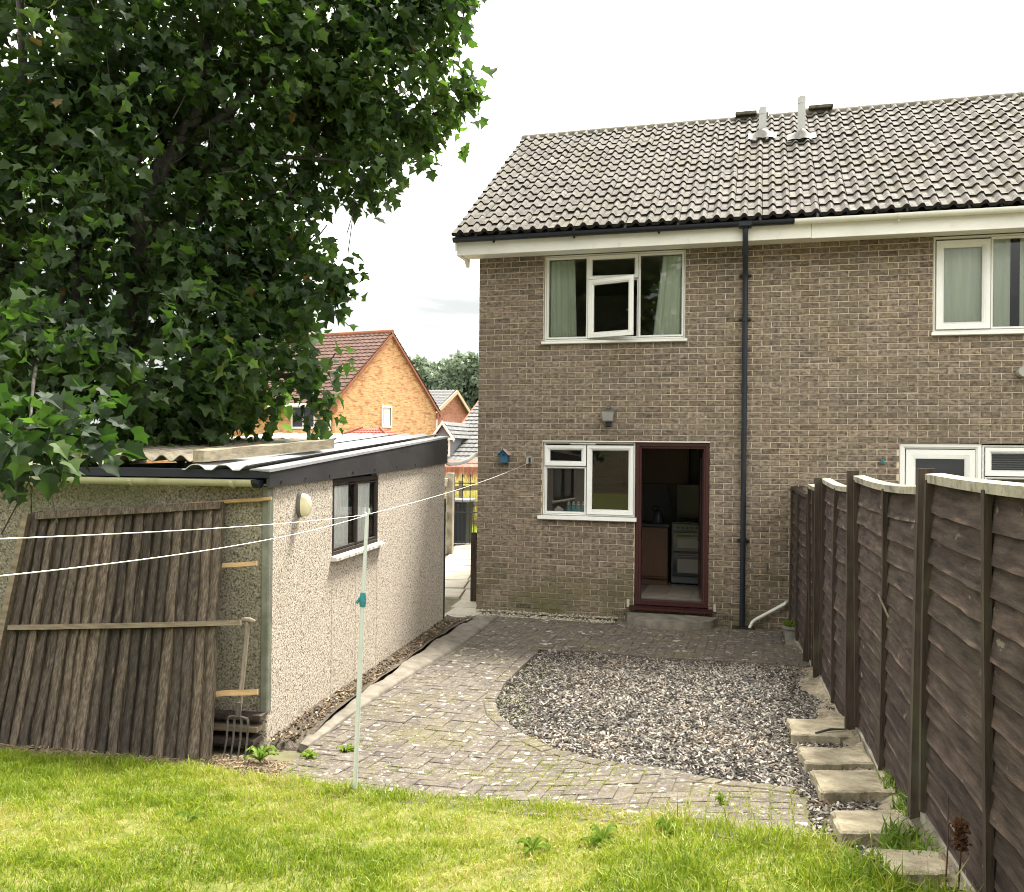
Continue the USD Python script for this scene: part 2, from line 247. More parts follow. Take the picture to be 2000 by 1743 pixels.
mat('pole_green', [(.3, (.46, .50, .46)), (.7, (.55, .58, .54))], scale=5., rough=.4)
mat('teal', [(.3, (.03, .17, .18)), (.7, (.04, .21, .22))], scale=5., rough=.4)
mat('line_white', [(.3, (.72, .72, .69)), (.7, (.8, .8, .77))], scale=5.)
mat('blue_paint', [(.3, (.02, .075, .13)), (.7, (.03, .10, .17))], scale=9., rough=.6)
mat('pink_wood', [(.3, (.4, .31, .27)), (.7, (.52, .42, .36))], scale=9.)
mat('lamp_cream', [(.3, (.62, .57, .36)), (.7, (.70, .65, .43))], scale=6., rough=.4)
mat('lamp_grey', [(.3, (.10, .095, .085)), (.7, (.15, .14, .125))], scale=6., rough=.5)
mat('grey_lens', [(.3, (.26, .25, .22)), (.7, (.31, .30, .27))], scale=6., rough=.25)
mat('window_brown', [(.3, (.014, .010, .008)), (.7, (.035, .026, .019))], scale=6., stretch=(9, 9, 2), rough=.6)
mat('peeling_white', [(.35, (.15, .13, .10)), (.5, (.55, .53, .46)), (.7, (.66, .64, .58))], scale=9., stretch=(1, 2, 1), bump=.4)
mat('pot_grey', [(.3, (.15, .145, .13)), (.7, (.21, .20, .18))], scale=6., rough=.6)
mat('water_blue', [(.3, (.06, .30, .38)), (.7, (.10, .40, .48))], scale=6., rough=.25)
mat('bark', [(.3, (.03, .027, .022)), (.55, (.075, .067, .055)), (.8, (.14, .125, .105))], scale=7., stretch=(2, 2, .7), bump=.8, bscale=22., bdist=.02)
mat('orange_brick', [(.3, (.40, .19, .075)), (.45, (.58, .32, .135)), (.7, (.66, .40, .19))], scale=3.2, stretch=(1, 1, 3), tone=(.85, 1.12), spots=[dict(scale=5., stretch=(1, 1, 3), lo=.6, hi=.68, color=(.36, .14, .06), amt=.75)])
mat('orange_mortar', [(.3, (.46, .33, .20)), (.7, (.52, .38, .24))], scale=3.)
mat('terracotta', [(.3, (.22, .085, .045)), (.7, (.30, .125, .07))], scale=3.)
mat('red_brick', [(.3, (.28, .09, .055)), (.7, (.42, .16, .09))], scale=3.5, stretch=(1, 1, 3), tone=(.8, 1.15))
mat('red_tile', [(.3, (.085, .047, .036)), (.7, (.17, .095, .073))], scale=4., tone=(.75, 1.2))
mat('pink_tile', [(.3, (.33, .10, .075)), (.7, (.42, .15, .11))], scale=4., tone=(.8, 1.2))
mat('grey_tile', [(.3, (.10, .10, .10)), (.7, (.19, .19, .185))], scale=4., tone=(.75, 1.25))
mat('grey_cladding', [(.3, (.2, .21, .22)), (.7, (.25, .26, .27))], scale=4.)
mat('red_fence', [(.3, (.17, .06, .035)), (.7, (.28, .11, .065))], scale=5., stretch=(6, 6, 1), tone=(.75, 1.2))
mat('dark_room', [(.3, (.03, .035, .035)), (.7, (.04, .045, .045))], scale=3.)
mat('dry_stem', [(.3, (.035, .018, .01)), (.7, (.13, .055, .022))], scale=20.)
glass('clear_glass', (.97, .98, .97), 1.4); glass('window_glass', (.93, .95, .94), 1.65); glass('dark_pane', (.55, .6, .6), 1.75)
leafmat('leaf', [(0, (.024, .043, .019)), (.35, (.046, .078, .029)), (.7, (.078, .125, .036)), (.9, (.10, .17, .035)), (.97, (.14, .21, .06)), (1, (.20, .13, .05))], .45, [(0, (.035, .09, .010)), (.5, (.10, .21, .022)), (.9, (.19, .36, .04)), (1, (.25, .17, .05))], .58)
leafmat('hazed_leaf', [(0, (.085, .125, .085)), (.5, (.17, .225, .14)), (1, (.27, .33, .21))], .3)  # far leaves lightened: distance haze is put into the colour
leafmat('blade', [(0, (.12, .19, .012)), (.35, (.225, .315, .018)), (.6, (.33, .40, .03)), (.85, (.44, .44, .085)), (1, (.54, .46, .20))], .42)
leafmat('weed_leaf', [(0, (.08, .16, .02)), (.5, (.15, .26, .03)), (1, (.26, .34, .05))], .4)
leafmat('straw', [(0, (.35, .24, .10)), (1, (.62, .50, .27))], .3)

# ---------------------------------------------------------------- ground
ys = np.r_[-60, -40, -28, -20, np.linspace(-15, 0, 61), 1.5, 3, 6, 10, 16, 25, 45, 80, 160, 420]
xs = np.r_[-320, -120, -50, -25, -12, -7, np.linspace(-4, 6, 41), 9, 14, 30, 90, 300]
X, Y = np.meshgrid(xs, ys, indexing='ij'); Z = T(X, Y) - .045
Z = Z + np.where(Y > 60, (Y - 60) * .035, 0)
MB().grid(np.dstack([X, Y, Z])).build('ground', 'ground', smooth=True, kind='structure')
KO = np.array([(.74, -6.07), (.65, -5.08), (.58, -4.07), (.57, -3.41), (.57, -2.65), (.52, -1.61), (.46, -.75), (.43, -.36)])
KI = np.array([(.64, -6.02), (.50, -5.0), (.40, -4.13), (.31, -3.2), (.22, -2.3), (.17, -1.5), (.16, -1.05), (.18, -.72)])
LAWN = np.array([(-6, -7.3), (-2, -7.25), (-1, -7.08), (-.22, -6.93), (.48, -6.86), (1.03, -6.87), (1.51, -6.92), (1.94, -6.85), (2.43, -6.96), (2.87, -7.07), (3.28, -7.28), (3.63, -7.46), (3.93, -7.55), (4.02, -7.72), (4.14, -7.98), (4.5, -8.2), (6, -8.4)])
lawn_y = lambda x: np.interp(x, LAWN[:, 0], LAWN[:, 1])
lx = np.r_[np.linspace(-6, 4.45, 96)]; ls = np.r_[0, .05, .12, np.linspace(.25, 4, 20), 5, 6, 8, 10, 14]
X, S = np.meshgrid(lx, ls, indexing='ij'); Y = lawn_y(X) - S
lawn = thing('lawn', kind='structure')
MB().grid(np.dstack([X, Y, T(X, Y) - .012 + .012 * meshkit.noise(np.dstack([X * 3, Y * 3, X * 0]))])).build('turf', 'turf', lawn, smooth=True)
fence_x = lambda y: 4.1 - .05 * y
def blades(n, pts, h, w, tone, lean=.6):
    """thin two-triangle blades standing on pts"""
    a = R.uniform(0, 2 * np.pi, n); b = R.uniform(0, 2 * np.pi, n); L = R.uniform(.2, 1, n) * lean
    d = np.c_[np.cos(a), np.sin(a), np.zeros(n)]; e = np.c_[np.cos(b), np.sin(b), np.zeros(n)] * (w / 2)[:, None]
    up = np.array([0, 0, 1.])
    m = pts + d * (h * L * .35)[:, None] + up * (h * .6)[:, None]
    t = pts + d * (h * L)[:, None] + up * (h * np.sqrt(np.clip(1 - L * L * .5, .2, 1)))[:, None]
    v = np.stack([pts - e, pts + e, m + e * .8, m - e * .8, t], 1).reshape(-1, 3)
    i = np.arange(n)[:, None] * 5
    f = np.vstack([i + [0, 1, 2], i + [0, 2, 3], i + [3, 2, 4]])
    return v, f, np.repeat(tone, 5)
def lawn_blades():
    n = 300000
    x = R.uniform(-1.6, 4.4, n); y = lawn_y(x) - R.uniform(-.04, 1, n) ** 1.0 * 2.6 + R.normal(0, .02, n)
    k = x < fence_x(y) - .06
    x, y = x[k], y[k]; q = np.c_[x, y, 0 * x]
    pt = meshkit.fbm(q * 1.5, 4, 3); pt2 = meshkit.noise(q * 9, 5); fine = meshkit.noise(q * 30, 8)
    keep = R.uniform(0, 1, len(x)) < np.clip(.7 + (pt2 - .5) * .9 + (fine - .5) * .8, .25, 1)
    x, y, pt, pt2, fine = x[keep], y[keep], pt[keep], pt2[keep], fine[keep]; n = len(x)
    dry = np.clip((pt - .5) * 2.4 + (x - 1.4) * .05, -.5, .5)
    tone = np.clip(.47 + dry * .62 + R.normal(0, .25, n) + (R.uniform(0, 1, n) < .1) * .35, 0, 1)
    h = R.uniform(.012, .042, n) * (1.1 - .5 * dry) * np.where(pt2 > .6, 1.35, 1)
    edge = np.abs(y - lawn_y(x)) < .12
    h = np.where(edge, h * 1.3, h)
    right = (x > 3.2) & (R.uniform(0, 1, n) < .35); h = np.where(right, h * R.uniform(1.2, 2.4, n), h)
    v, f, t = blades(n, np.c_[x, y, T(x, y) - .012], h, R.uniform(.0024, .0058, n), tone, 1.1)
    put('grass', v, f, 'blade', lawn, False, t, kind='stuff')
lawn_blades()

# ---------------------------------------------------------------- patio of small paving blocks
BED = Polygon([(1.42, -2.15), (1.44, -2.99), (1.47, -3.75), (1.57, -4.37), (1.72, -4.78), (1.97, -5.16), (2.34, -5.59), (2.75, -5.9), (3.16, -6.14), (3.47, -6.43), (3.75, -6.54), (3.9, -6.61), (4.05, -6.4), (4.18, -5.6), (4.25, -4.6), (4.20, -3.0), (4.17, -2.45), (2.78, -2.27), (1.99, -2.06)])
patio_poly = Polygon([(.80, -6.3), *KO[:, :].tolist(), (.5, -.32), (1.9, -.34), (1.95, -.03), (3.98, -.03), (3.98, -1.25), (4.2, -1.3), (4.21, -2.42), (4.15, -2.43), (4.0, -6.3), (3.9, -6.61), (3.93, -7.62), *[(x, float(lawn_y(x)) - .08) for x in np.linspace(3.9, 1.0, 30)], (.9, -6.75)]).buffer(0)
patio_poly = patio_poly.difference(BED).buffer(0)
patio = thing('patio', kind='structure')
def slab_mesh(mb, poly, hf, t, inset=.006, depth=.05, drop=.005):
    p = np.array(poly.exterior.coords)[:-1]
    if Polygon(p).exterior.is_ccw is False: p = p[::-1]
    if len(p) < 3: return
    c = p.mean(0); d = p - c; L = np.maximum(np.linalg.norm(d, axis=1), 1e-6)
    q = c + d * (1 - inset * 1.4 / L)[:, None]
    top = np.c_[q, hf(q)]; ed = np.c_[p, hf(p) - drop]; lo = np.c_[p, hf(p) - depth]
    k = len(p); V = np.vstack([top, ed, lo]); i = np.arange(k); j = (i + 1) % k
    F = [np.c_[np.zeros(k - 2, int), np.arange(1, k - 1), np.arange(2, k)]]
    for a in (0, 1):
        F += [np.c_[a * k + i, (a + 1) * k + i, (a + 1) * k + j], np.c_[a * k + i, (a + 1) * k + j, a * k + j]]
    mb.add(V, np.vstack(F), t)
def pave():
    L, W, g = .203, .1015, .0022
    items = []
    for i in range(-40, 80):
        for j in range(-80, 20):
            # herringbone: cell (i, j) of the W grid starts a stretcher where (i - j) % 4 == 0, a header where (i - j) % 4 == 3
            k = (i + j) % 4
            x, y = i * W, j * W
            if k == 0: r = sbox(x + g, y + g, x + L - g, y + W - g)
            elif k == 2: r = sbox(x + g, y + g, x + W - g, y + L - g)
            else: continue
            items.append(r)
    bord = BED.exterior; out = []
    # soldier course along the bed
    ring = BED.buffer(.105, join_style=2).difference(BED)
    prep = patio_poly
    core = patio_poly.difference(BED.buffer(.108, join_style=2))
    for r in items:
        if not r.intersects(core): continue
        q = r.intersection(core)
        for a in getattr(q, 'geoms', [q]):
            if a.geom_type == 'Polygon' and a.area > .002: out.append(a.convex_hull if a.convex_hull.area < a.area * 1.08 else a.buffer(-.004).convex_hull)
    pts = np.array(bord.coords); ln = LineString(pts); s = 0.
    if not Polygon(pts).exterior.is_ccw: sgn = 1
    while s < ln.length - .05:
        a, b = ln.interpolate(s + .003), ln.interpolate(s + .1)
        d = np.array([b.x - a.x, b.y - a.y]); n = np.array([d[1], -d[0]]) / max(np.linalg.norm(d), 1e-6)
        if BED.contains(Point(*(np.array([a.x, a.y]) + d / 2 + n * .05))): n = -n
        q = Polygon([(a.x, a.y), (b.x, b.y), (b.x + n[0] * .2 * .5, b.y + n[1] * .1), (a.x + n[0] * .1, a.y + n[1] * .1)]).buffer(0)
        q = q.intersection(patio_poly) if not q.is_empty else q
        if q.geom_type == 'Polygon' and q.area > .003: out.append(q)
        s += .103
    c = np.array([(a.centroid.x, a.centroid.y) for a in out])
    dist = np.linalg.norm(c - CAM[:2], axis=1); order = np.argsort(dist)
    rest = MB(); made = 0
    for o in order:
        a = out[o]; dz = R.normal(0, .0015); sl = R.normal(0, .009, 2); cc = c[o]
        hf = lambda p: T(p[:, 0], p[:, 1]) + dz + (p - cc) @ sl
        t = float(np.clip(R.normal(.5, .22), 0, 1))
        if made < 300:
            mb = MB(); slab_mesh(mb, a, hf, t, .004, .05, .004); mb.build('paver', 'paver', patio); made += 1
        else: slab_mesh(rest, a, hf, t, .004, .05, .004)
    rest.build('far_pavers', 'paver', patio, kind='stuff')
pave()
def moss():
    n = 130000
    x = R.uniform(.7, 4.0, n); y = R.uniform(-7.6, -1.2, n)
    e = np.clip((-(y) - 3.2) / 3.6, 0, 1) ** 1.6
    gx, gy = (x / .1015) % 1, (y / .1015) % 1
    joint = np.minimum(np.minimum(gx, 1 - gx), np.minimum(gy, 1 - gy)) < .13
    pn = meshkit.fbm(np.c_[x * 2.2, y * 2.2, 0 * x], 4, 21)
    near = np.exp(-np.clip(y - lawn_y(x), 0, 9) / .18)
    pr = e * np.clip((pn - .40) * 5, 0, 1) * np.where(joint, .9, .22) + near * .5
    k = (R.uniform(0, 1, n) < pr)
    x, y, pn = x[k], y[k], pn[k]
    from shapely import contains_xy
    k = contains_xy(patio_poly, x, y); x, y = x[k], y[k]; n = len(x)
    v, f, t = blades(n, np.c_[x, y, T(x, y) - .004], R.uniform(.006, .02, n), R.uniform(.003, .006, n), np.clip(R.normal(.62, .2, n), 0, 1), 1.2)
    put('moss_in_joints', v, f, 'blade', '/World', False, t, label='yellow green moss and grass sprouting between the paving blocks', cat='moss', kind='stuff')
moss()

gx, gy = np.meshgrid(np.linspace(.40, 4.25, 60), np.linspace(-7.7, -.02, 110), indexing='ij')
from shapely import contains_xy as _cx
ok = _cx(patio_poly, gx, gy); gi = np.arange(gx.size).reshape(gx.shape); quad_ = ok[:-1, :-1] & ok[1:, :-1] & ok[1:, 1:] & ok[:-1, 1:]
put('joint_sand', np.c_[gx.ravel(), gy.ravel(), T(gx.ravel(), gy.ravel()) - .0085], (lambda q: np.vstack([q[:, [0, 1, 2]], q[:, [0, 2, 3]]]))(np.c_[gi[:-1, :-1][quad_], gi[1:, :-1][quad_], gi[1:, 1:][quad_], gi[:-1, 1:][quad_]]), 'ground', patio)
# bed of bark and slate chips
def chip_pts(n, poly):
    from shapely import contains_xy
    x0, y0, x1, y1 = poly.bounds; x = R.uniform(x0, x1, n); y = R.uniform(y0, y1, n); k = contains_xy(poly, x, y); return x[k], y[k]
def slivers(name, x, y, z, ln, wd, th, tone, mt, tilt=.35, **kw):
    n = len(x); a = R.uniform(0, 2 * np.pi, n); d = np.c_[np.cos(a), np.sin(a), R.normal(0, tilt, n)]; d /= np.linalg.norm(d, axis=1)[:, None]
    s = np.cross(d, [0, 0, 1.]) + np.c_[0 * x, 0 * x, R.normal(0, tilt, n)]; s -= d * (s * d).sum(1)[:, None]; s /= np.linalg.norm(s, axis=1)[:, None]; u = np.cross(s, d)
    c = np.c_[x, y, z]
    base = np.array([(-1, 0, 0), (-.6, -1, 0), (.55, -.9, 0), (1, .1, 0), (.5, 1, 0), (-.65, .85, 0)])
    V = []
    for b in base: V.append(c + d * (b[0] * ln / 2)[:, None] + s * (b[1] * wd / 2)[:, None] + u * (R.uniform(.3, 1, n) * th)[:, None])
    for b in base: V.append(c + d * (b[0] * .95 * ln / 2)[:, None] + s * (b[1] * .95 * wd / 2)[:, None] - u * (th * .5)[:, None])
    V = np.stack(V, 1).reshape(-1, 3); F = [(0, 1, 2), (0, 2, 3), (0, 3, 4), (0, 4, 5)] + [q for i in range(6) for q in ((i, 6 + i, 6 + (i + 1) % 6), (i, 6 + (i + 1) % 6, (i + 1) % 6))]
    f = (np.arange(n)[:, None, None] * 12 + np.array(F)[None]).reshape(-1, 3)
    return put(name, V, f, mt, '/World', False, np.repeat(tone, 12), **kw)
x, y = chip_pts(52000, BED.buffer(.02)); n = len(x)
x2, y2 = chip_pts(5200, Polygon([(3.95, -6.3), (3.94, -7.55), (4.0, -7.9), (4.36, -7.9), (4.36, -6), (4.28, -4.4), (4.2, -4.4), (4.14, -5.6)])); x, y = np.r_[x, x2], np.r_[y, y2]; n = len(x)
z = T(x, y) - .042 + R.uniform(0, .018, n) + .012 * meshkit.noise(np.c_[x * 6, y * 6, 0 * x])
ed = meshkit.fbm(np.c_[x * 1.3, y * 1.3, 0 * x], 3, 5)
slivers('bark_chips', x, y, z, R.uniform(.018, .066, n), R.uniform(.006, .017, n), R.uniform(.0025, .007, n), np.clip(R.beta(1.1, 1.1, n) * .98 + (ed - .5) * .5, 0, 1), 'chips', .42, label='grey and dark wood chips filling the planting bed', cat='wood chips', kind='stuff')
b = MB(); ring = np.array(BED.exterior.coords)
gx, gy = np.meshgrid(np.linspace(1.30, 4.3, 40), np.linspace(-6.7, -2.0, 60), indexing='ij')
from shapely import contains_xy as _cx
ok = _cx(BED.buffer(-.005), gx, gy); gi = np.arange(gx.size).reshape(gx.shape); quad = ok[:-1, :-1] & ok[1:, :-1] & ok[1:, 1:] & ok[:-1, 1:]
put('bed_soil', np.c_[gx.ravel(), gy.ravel(), T(gx.ravel(), gy.ravel()) - .043], (lambda q: np.vstack([q[:, [0, 1, 2]], q[:, [0, 2, 3]]]))(np.c_[gi[:-1, :-1][quad], gi[1:, :-1][quad], gi[1:, 1:][quad], gi[:-1, 1:][quad]]), 'soil', kind='structure')
# moss along the bed's left rim
x, y = chip_pts(9000, BED.difference(BED.buffer(-.3))); k = (x < 2.0) & (y < -2.6); x, y = x[k], y[k]; n = len(x)
v, f, t = blades(n, np.c_[x, y, T(x, y) - .02], R.uniform(.006, .018, n), R.uniform(.003, .006, n), np.clip(R.normal(.72, .15, n), 0, 1), 1.2)
put('rim_moss', v, f, 'blade', '/World', False, t, label='low mossy growth on the rim of the wood chip bed', cat='moss', kind='stuff')

# stepping stones
ST = [[(3.89, -4.96), (4.29, -4.87), (4.32, -5.32), (3.91, -5.42)], [(3.93, -5.72), (4.33, -5.61), (4.35, -5.97), (3.97, -6.12)], [(3.98, -6.31), (4.38, -6.15), (4.38, -6.61), (4.0, -6.79)], [(4.02, -7.12), (4.38, -6.97), (4.39, -7.32), (4.04, -7.46)], [(4.12, -7.64), (4.41, -7.56), (4.41, -7.83), (4.16, -7.93)]]
SL = ['buff stepping slab at the far end of the row, with a stick lying on it', 'second buff stepping slab from the house, crumbs on its face', 'middle stepping slab of the five, greyer in its centre', 'stepping slab beside the tall grass at the lawn edge', 'nearest stepping slab, half covered by grass and weeds']
for i, (s, lb) in enumerate(zip(ST, SL)):
    p = np.array(s); e = []
    for a, c in zip(p, np.roll(p, -1, 0)):
        for q in np.linspace(0, 1, 9)[:-1]: e.append(a + (c - a) * q + R.normal(0, .006, 2))
    po = Polygon(e).buffer(-.015).buffer(.015); c = p.mean(0); mb = MB()
    hz = float(T(*c)) + .030
    gr = (T(c[0], c[1] + .2) - T(c[0], c[1] - .2)) / .4
    slab_mesh(mb, po.simplify(.004), lambda q: hz + (q[:, 1] - c[1]) * gr + .004 * meshkit.noise(np.c_[q * 20, q[:, :1] * 0]), .4 + .1 * i, .012, .07, .010)
    mb.build('stepping_stone', 'yellow_stone', label=lb, cat='stepping stone', group='stepping stones along the fence')
c = T(4.2, -5.25) + .052
MB().tube([(4.06, -5.36, c - .01), (4.16, -5.28, c), (4.27, -5.2, c - .012)], [.006, .009, .004], 6).build('stick', 'bark', label='short brown stick lying across the farthest stepping slab', cat='stick')

yy_ = np.linspace(-2.5, -7.9, 110); G = []
for y in yy_:
    xf = float(fence_x(y)); G.append([(xf - .04 - q * (.15 + .05 * math.sin(y * 5)), y, float(T(xf - .1, y)) - .035 + .055 * (1 - q) * (.6 + .4 * math.sin(y * 3.3)) + .035 * meshkit.noise(np.array([[y * 14, q * 4, 1.]]))[0]) for q in np.linspace(0, 1, 7)])
MB().grid(np.array(G)).build('fence_footing', 'sandy', smooth=True, kind='structure')
# kerb and strip of soil by the outbuilding
mb = MB(); rings = []
from scipy.interpolate import interp1d
tt = np.linspace(0, 1, 40); ko = interp1d(np.linspace(0, 1, len(KO)), KO, axis=0)(tt); ki = interp1d(np.linspace(0, 1, len(KI)), KI, axis=0)(tt)
for i, (a, c) in enumerate(zip(ko, ki)):
    a = a + R.normal(0, .006, 2); c = c + R.normal(0, .01, 2); m1 = a + (c - a) * .12; m2 = a + (c - a) * .8; h = (.045 + .012 * math.sin(i * .9) + .006 * math.sin(i * 2.3)) * (.25 + .75 * min(i / 6, 1.))
    rings.append(np.array([(*a, T(*a) - .05), (*a, T(*a) + .012), (*m1, T(*m1) + h * .7), (*m2, T(*m2) + h), (*c, T(*c) + h - .03), (*c, T(*c) - .05)]))
mb.loft(rings, caps=True).build('kerb', 'concrete', kind='structure', smooth=40)
NB = np.array([.438, -6.086, 0.]); U = np.array([-.105, .9945, 0]); U /= np.linalg.norm(U); VV = np.array([-U[1], U[0], 0.])
def SH(v):                                   # shed frame: t to the left of its near right corner, s away from us, z
    v = np.asarray(v, float); return NB + v[..., :1] * VV + v[..., 1:2] * U + v[..., 2:3] * np.array([0, 0, 1.])
G = []
for i, c in enumerate(ki):
    w = SH([0, np.clip((c - NB[:2]) @ U[:2], -.1, 5.3), 0])[:2]
    G.append([(*(w + (c - w) * q), T(*c) + (.045 - .02 * math.sin(q * 2.7)) * (.1 + .9 * min(i / 5, 1.)) - .03 * (i < 1) + .03 * meshkit.noise(np.array([[i * .8, q * 6, 3.]]))[0]) for q in np.linspace(-.05, 1.22, 8)])
G.insert(0, [(a_, b_ - .03, float(T(a_, b_)) - .07) for a_, b_, _ in G[0]])
MB().grid(np.array(G)).build('soil_strip', 'soil', smooth=True, kind='structure')
pl = Polygon(np.vstack([ki, [SH([0, s, 0])[:2] for s in (4.9, 0)]])).buffer(0)
x, y = chip_pts(5200, pl); n = len(x)
slivers('leaf_litter', x, y, T(x, y) + .012 + .035 * np.clip((y + 6.1) / .8, 0, 1) + R.uniform(0, .02, n), R.uniform(.015, .05, n), R.uniform(.008, .02, n), R.uniform(.002, .005, n), np.clip(R.beta(1.2, 1.6, n), 0, 1), 'litter', .5, label='dry leaf litter on the soil strip below the pebbledash wall', cat='leaf litter', kind='stuff')
# dirt and straw in front of the leaning panel
x = R.uniform(-1.2, .95, 5200); y = lawn_y(x) + R.uniform(-.06, .48, 5200) ; n = len(x)
slivers('straw_litter', x, y, T(x, y) - .03 + R.uniform(0, .015, n), R.uniform(.02, .07, n), R.uniform(.003, .009, n), R.uniform(.001, .003, n), R.uniform(.3, 1, n), 'litter', .3, label='straw and dead grass strewn between lawn and leaning fence panel', cat='straw', kind='stuff')

# gravel strip along the house wall
n = 1500; x = R.uniform(.02, 1.93, n); y = -R.uniform(.0, .31, n); z = T(x, y) - .03 + R.uniform(0, .03, n) + .03 * (y > -.1)
ic = trimesh.creation.icosahedron(); r = R.uniform(.009, .021, n)
V = (ic.vertices[None] * R.uniform(.6, 1.2, (n, 12, 1)) * r[:, None, None] * np.array([1, 1, .7]) + np.c_[x, y, z][:, None]).reshape(-1, 3)
put('gravel', V, (np.arange(n)[:, None, None] * 12 + ic.faces[None]).reshape(-1, 3), 'stone_bits', '/World', False, np.repeat(R.uniform(0, 1, n), 12), label='pale gravel along the foot of the brick wall', cat='gravel', kind='stuff')
# path slabs
path = thing('path', kind='structure')
def slab(x0, y0, x1, y1, rot=0, mt='slab', dz=0.):
    c = np.array([(x0 + x1) / 2, (y0 + y1) / 2]); p = np.array([(x0, y0), (x1, y0), (x1, y1), (x0, y1)]) - c
    cs, sn = math.cos(rot), math.sin(rot); p = p @ np.array([[cs, sn], [-sn, cs]]) + c
    sl = R.normal(0, .006, 2); mb = MB(); slab_mesh(mb, Polygon(p), lambda q: T(q[:, 0], q[:, 1]) + .004 + dz + (q - c) @ sl, float(R.uniform(.2, .9)), .006, .05, .006); mb.build('paving_slab', mt, path)
slab(-.32, -1.0, .15, -.45, .08); slab(-.33, -.42, .12, .18, .08); slab(.17, -.68, .40, -.36, .08); slab(-.46, .2, .0, .9, .10)
yy = .95
for k in range(9): slab(-.62 - .26 * (yy - .9), yy, -.05 - .26 * (yy - .9), yy + .86, .22, 'slab', R.normal(0, .004)); yy += .9
for k in range(8): slab(-1.35 - .26 * (k * .9), 1 + k * .9, -.70 - .26 * k * .9, 1.85 + k * .9, .22, 'slab', -.02)
for a in ((3.99, -.62, 4.2, -.06), (3.99, -1.22, 4.2, -.66)): slab(*a, 0, 'concrete')

# ---------------------------------------------------------------- the house
HX1, WTOP = 7.95, 4.715
OPEN = {'up': (.90, 2.765, 3.525, 4.715), 'low': (.905, 2.14, 1.20, 2.25), 'door': (2.14, 3.085, .075, 2.25), 'nup': (5.665, 7.45, 3.525, 4.715), 'nlow': (5.31, 7.5, .075, 2.25)}
house = thing('brick_house', 'brown brick terraced house with grey ribbed tile roof, open back door and black downpipe', 'house', (0, 0, 0))
wallp = Polygon([(0, -.4), (HX1, -.4), (HX1, WTOP), (0, WTOP)]).difference(unary_union([sbox(a, c, b, d) for a, b, c, d in OPEN.values()]))
def upright(poly, y0, y1):
    m = trimesh.creation.extrude_polygon(poly, y1 - y0, engine='earcut'); v = m.vertices
    return np.c_[v[:, 0], y0 + v[:, 2], v[:, 1]], m.faces[:, ::-1]
v, f = upright(wallp, .007, .26); wall = put('wall', v, f, 'mortar', house)
def bricks():
    parts, rest = [], MB(); L, H, g = .225, .075, .010
    for k in range(-3, 63):
        z0 = k * H; odd = (46 - k) % 2
        for i in range(-1, int(HX1 / L) + 2):
            x0 = i * L + (0 if odd else -L / 2); r = [(max(x0, 0.), min(x0 + L, HX1))]
            for a, b, c, d in OPEN.values():
                if z0 + H * .5 > c and z0 + H * .5 < d:
                    q = []
                    for p0, p1 in r:
                        if p1 <= a or p0 >= b: q.append((p0, p1)); continue
                        if p0 < a: q.append((p0, a + g / 2))
                        if p1 > b: q.append((b - g / 2, p1))
                    r = q
            for p0, p1 in r:
                if p1 - p0 > .03: parts.append((p0, p1 - g * 1.1, z0 + g * .55, z0 + H - g * .55))
    c = np.array([((a + b) / 2, 0, (e + d) / 2) for a, b, e, d in parts]); D = np.linalg.norm(c - CAM, axis=1)
    vis = ~((c[:, 0] > 4.0) & (c[:, 2] < 1.75)) & (c[:, 0] < 6.75)
    order = np.argsort(D + 100 * ~vis - np.array([(b - a) for a, b, _, _ in parts]) * 2); made = 0
    patch = lambda p: meshkit.fbm(p * .9, 3, 2)
    pt = patch(c)
    for o in order:
        a, b, z0, z1 = parts[o]; pr = R.normal(0, .0012); j = lambda: R.normal(0, .0012, 4)
        t = float(np.clip(R.normal(.48, .2) + (pt[o] - .5) * .5 + (R.uniform() < .07) * R.choice([-.35, .35]), 0, 1)); bv = .0035
        cx, cz = np.array([a, b, b, a]) + j(), np.array([z0, z0, z1, z1]) + j()
        ix, iz = np.array([bv, -bv, -bv, bv]), np.array([bv, bv, -bv, -bv])
        rings = [np.c_[cx, np.full(4, .012), cz], np.c_[cx, np.full(4, pr + .002), cz], np.c_[cx + ix, np.full(4, pr - .001), cz + iz]]
        V = np.vstack(rings); i4 = np.arange(4); j4 = (i4 + 1) % 4; F = np.vstack([np.c_[q * 4 + i4, q * 4 + j4, (q + 1) * 4 + j4, (q + 1) * 4 + i4] for q in (0, 1)] + [[[8, 9, 10, 11]]])
        if made < 300:
            MB().add(V, F, t).build('brick', 'brick', wall); made += 1
        else: rest.add(V, F, t)
    rest.build('far_bricks', 'brick', wall, kind='stuff')
bricks()
for nm, bx in (('side_wall', (.001, .2, .20, 8.2)), ('party_wall', (4.05, .265, 4.20, 8)), ('end_wall', (HX1 + 2.8, .0, HX1 + 3., 8.2)), ('back_wall', (.2, 8.0, HX1 + 3, 8.2))):
    MB().box((bx[0], bx[1] + (.065 if nm == 'side_wall' else 0), -.4), (bx[2], bx[3], 4.9)).build(nm, 'plain_brick_wall', house)
MB().box((HX1 + .002, .01, -.4), (HX1 + 2.79, .25, 4.71)).build('wall_beyond', 'plain_brick_wall', house)
# gable triangle
v, f = upright(Polygon([(-.3, 4.72), (8.3, 4.72), (4.0, 7.3)]), 0, .18); MB().add(np.c_[v[:, 1] + .02, v[:, 0], v[:, 2]], f).build('gable', 'plain_brick_wall', house)
